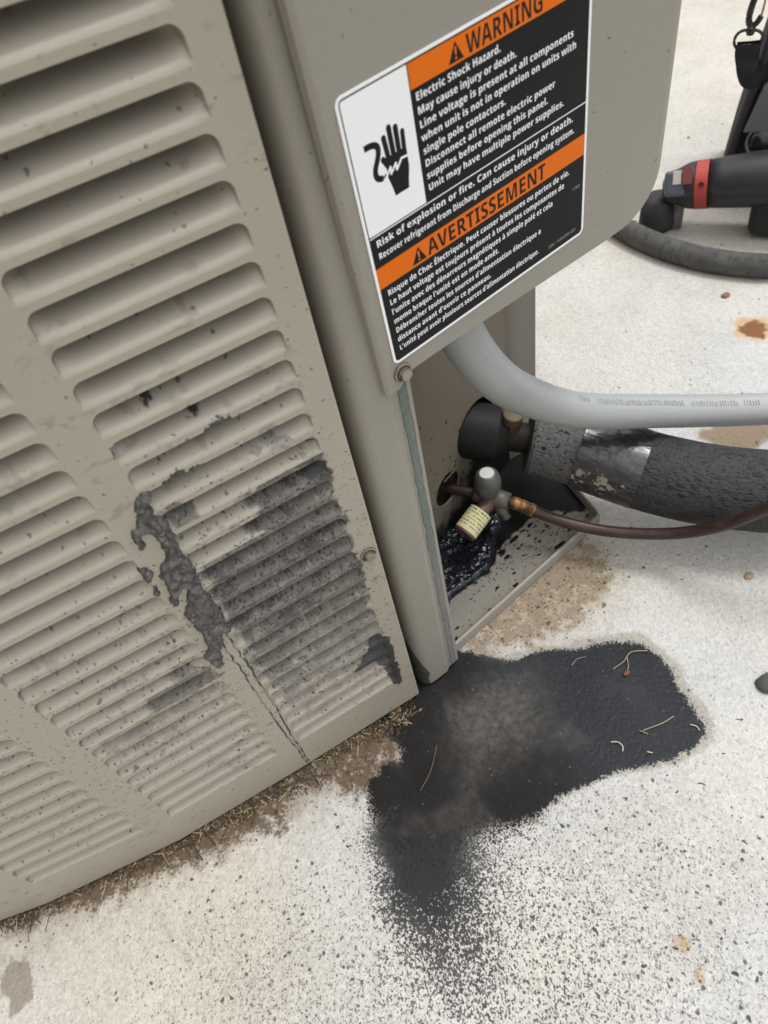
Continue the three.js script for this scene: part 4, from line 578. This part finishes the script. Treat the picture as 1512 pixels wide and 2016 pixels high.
  const hook = part('snap_hook', mergeGeometries([turned([[0, 0], [0.0042, 0], [0.0055, 0.003], [0.0055, 0.007], [0.004, 0.010], [0, 0.010]], fr(-0.0195, 0.2315, 0.022), V(0.02, 1, 0), 24), sweep(hk([[-0.020, 0.241], [-0.0235, 0.246], [-0.0245, 0.254], [-0.0225, 0.270], [-0.017, 0.285]]), 0, 1, 0.0040, 24, 14), sweep(hk([[-0.020, 0.241], [-0.0145, 0.2445], [-0.0105, 0.252]]), 0, 1, 0.0036, 16, 14)]), phys(0.02, 0.02, 0.021, 0.3), o);
  part('gate', sweep(hk([[-0.0108, 0.251], [-0.0098, 0.262], [-0.0098, 0.285]]), 0, 1, 0.0013, 12, 10), phys(0.35, 0.27, 0.2, 0.4, { metalness: 0.6 }), hook);
}

// ------------------------------------------------------------------ litter on the slab
const straw = std(0.34, 0.29, 0.20, 0.8), pale = std(0.55, 0.52, 0.45, 0.7), brown = std(0.16, 0.07, 0.035, 0.8);
{
  const o = thing('dry_straw', 'pale forked straw with a brown seed on the far end of the oil stain', 'straw', [0.195, 0, 0.083], 'bits of straw on the oil stain');
  part('stalk', mergeGeometries([sweep(curve([[0.178, 0.002, 0.080], [0.190, 0.0035, 0.080], [0.202, 0.003, 0.0765], [0.216, 0.002, 0.0835]]), 0, 1, 0.00045, 20, 8), sweep(curve([[0.196, 0.003, 0.078], [0.190, 0.0025, 0.0865], [0.186, 0.002, 0.089]]), 0, 1, 0.0004, 10, 8)]), straw, o);
  const s = new THREE.SphereGeometry(0.0026, 14, 10); s.scale(1.4, 0.7, 0.9); s.translate(0.185, 0.0022, 0.090); part('seed', s, brown, o);
  const add = (label, pts, r, m) => { const q = thing('dry_straw', label, 'straw', [pts[0][0], 0, pts[0][1]], 'bits of straw on the oil stain'); part('stalk', sweep(curve(pts.map(p => [p[0], p[2] ?? 0.0016, p[1]])), 0, 1, r, 16, 8), m, q); };
  add('straight pale straw lying across the near right part of the oil stain', [[0.160, 0.138, 0.0015], [0.177, 0.1425, 0.003], [0.190, 0.143, 0.0018]], 0.0005, straw);
  add('short straw crossing the tip of the straight pale straw', [[0.1575, 0.1365, 0.0015], [0.161, 0.1425, 0.002]], 0.00045, straw);
  add('curled white sliver in the middle of the oil stain', [[0.131, 0.131], [0.1355, 0.134], [0.1365, 0.139], [0.1335, 0.1425]], 0.0005, pale);
  add('small white sliver near the right edge of the oil stain', [[0.196, 0.156], [0.199, 0.160], [0.1985, 0.164]], 0.0005, pale);
  add('tiny pale chip near the lower edge of the oil stain', [[0.150, 0.154], [0.153, 0.157]], 0.0005, pale);
  add('thin straw on the upper edge of the oil stain', [[0.150, 0.056], [0.158, 0.0535], [0.166, 0.056]], 0.0003, straw);
  add('long thin dark grass stem on the left of the oil stain', [[-0.030, 0.075], [-0.014, 0.066], [0.004, 0.049]], 0.0005, std(0.10, 0.085, 0.06, 0.8));
}
{
  const stone = (name, label, p, r, m, s) => { const g = new THREE.IcosahedronGeometry(r, 4), P = g.attributes.position; for (let i = 0; i < P.count; i++) { const v = V().fromBufferAttribute(P, i), n = v.clone().normalize(), k = 1 + 0.5 * (fbm(n.x * 1.8 + 5, n.y * 1.8 + n.z * 1.3, 3, s) - 0.5); P.setXYZ(i, v.x * k * 1.15, Math.max(-r * 0.3, v.y * k * 0.6), v.z * k * 0.9); } const h = mergeVertices((g.deleteAttribute('normal'), g.deleteAttribute('uv'), g)); h.computeVertexNormals(); h.translate(p[0], r * 0.29, p[1]); const o = thing(name, label, 'stone', [p[0], 0, p[1]]); part('stone_body', h, m, o); };
  stone('pebble', 'dark grey stone at the right edge beyond the oil stain', [0.2770, 0.1655], 0.0095, std(0.075, 0.078, 0.07, 0.8), 3);
  stone('pebble', 'small tan pebble below the insulated pipe on the clean slab', [0.3493, 0.0779], 0.0042, std(0.33, 0.25, 0.17, 0.7), 8);
  stone('pebble', 'tiny brown crumb on the slab in front of the grey foam hose', [0.6634, -0.2523], 0.005, std(0.22, 0.13, 0.08, 0.8), 12);
}
{ // matted dry grass along the foot of the guard
  const R = rng(77), geos = []; const pos = [], idx = [], cols = [];
  const foot = t => { const x = mix(-0.43, 0.0, t); let z = 0; for (let k = 0; k < 4; k++) { const [ax, az] = PLAN[k], [bx, bz] = PLAN[k + 1]; if (x <= ax && x >= bx) z = mix(az, bz, (ax - x) / (ax - bx)); } return [x, z]; };
  for (let i = 0; i < 4600; i++) {
    const t = Math.pow(R(), 0.9), [fx, fz] = foot(t), spread = mix(0.007, 0.017, ss(0.3, 0.95, t)) * (0.5 + 0.9 * vn(fx * 40, 3, 5)); const e = R() + R() - 0.55, x = fx + (R() - 0.5) * 0.02, z = fz - 0.004 + e * spread;
    if (vn(fx * 70, z * 70, 9) < 0.42 && R() < 0.8) continue;
    if (x > -0.035 && z > 0.012 + 0.4 * (-x)) { if (R() < 0.6) continue; }
    const a = R() * Math.PI * 2, L = 0.002 + 0.012 * R() * R() * R() + (R() < 0.05 ? 0.014 : 0), w = 0.00025 + 0.00035 * R(), y = 0.0005 + R() * 0.0032 * (1 - clamp(e)), dy = (R() - 0.45) * 0.0035, dx = Math.cos(a) * L, dz = Math.sin(a) * L, bx = -Math.sin(a) * w, bz = Math.cos(a) * w, o = pos.length / 3, m = (R() - 0.5) * 0.3;
    const c = R() < 0.16 ? [0.33, 0.26, 0.155] : R() < 0.35 ? [0.15, 0.10, 0.055] : [0.06, 0.043, 0.026];
    for (const [k, q] of [[0, 0], [0.5, 1], [1, 0]]) { const cx = x + dx * k - dz * m * q * 0.5, cz = z + dz * k + dx * m * q * 0.5, cy = y + Math.max(-y + 0.0006, dy * k) + q * 0.0008; pos.push(cx - bx, cy, cz - bz, cx, cy + w * 1.3, cz, cx + bx, cy, cz + bz); for (let n = 0; n < 3; n++) cols.push(...c); }
    for (let s = 0; s < 2; s++) for (let n = 0; n < 2; n++) { const A = o + s * 3 + n; idx.push(A, A + 1, A + 4, A, A + 4, A + 3); }
  }
  const g = meshFrom(pos, idx); g.setAttribute('color', new THREE.Float32BufferAttribute(cols, 3));
  const m = new THREE.Mesh(g, new THREE.MeshStandardMaterial({ vertexColors: true, roughness: 0.9, side: THREE.DoubleSide })); m.name = 'dry_grass'; m.castShadow = m.receiveShadow = true; m.userData = { label: 'matted dry brown grass clippings along the foot of the louvered guard', category: 'dry grass', kind: 'stuff' }; scene.add(m);
}
renderer.render(scene, camera);
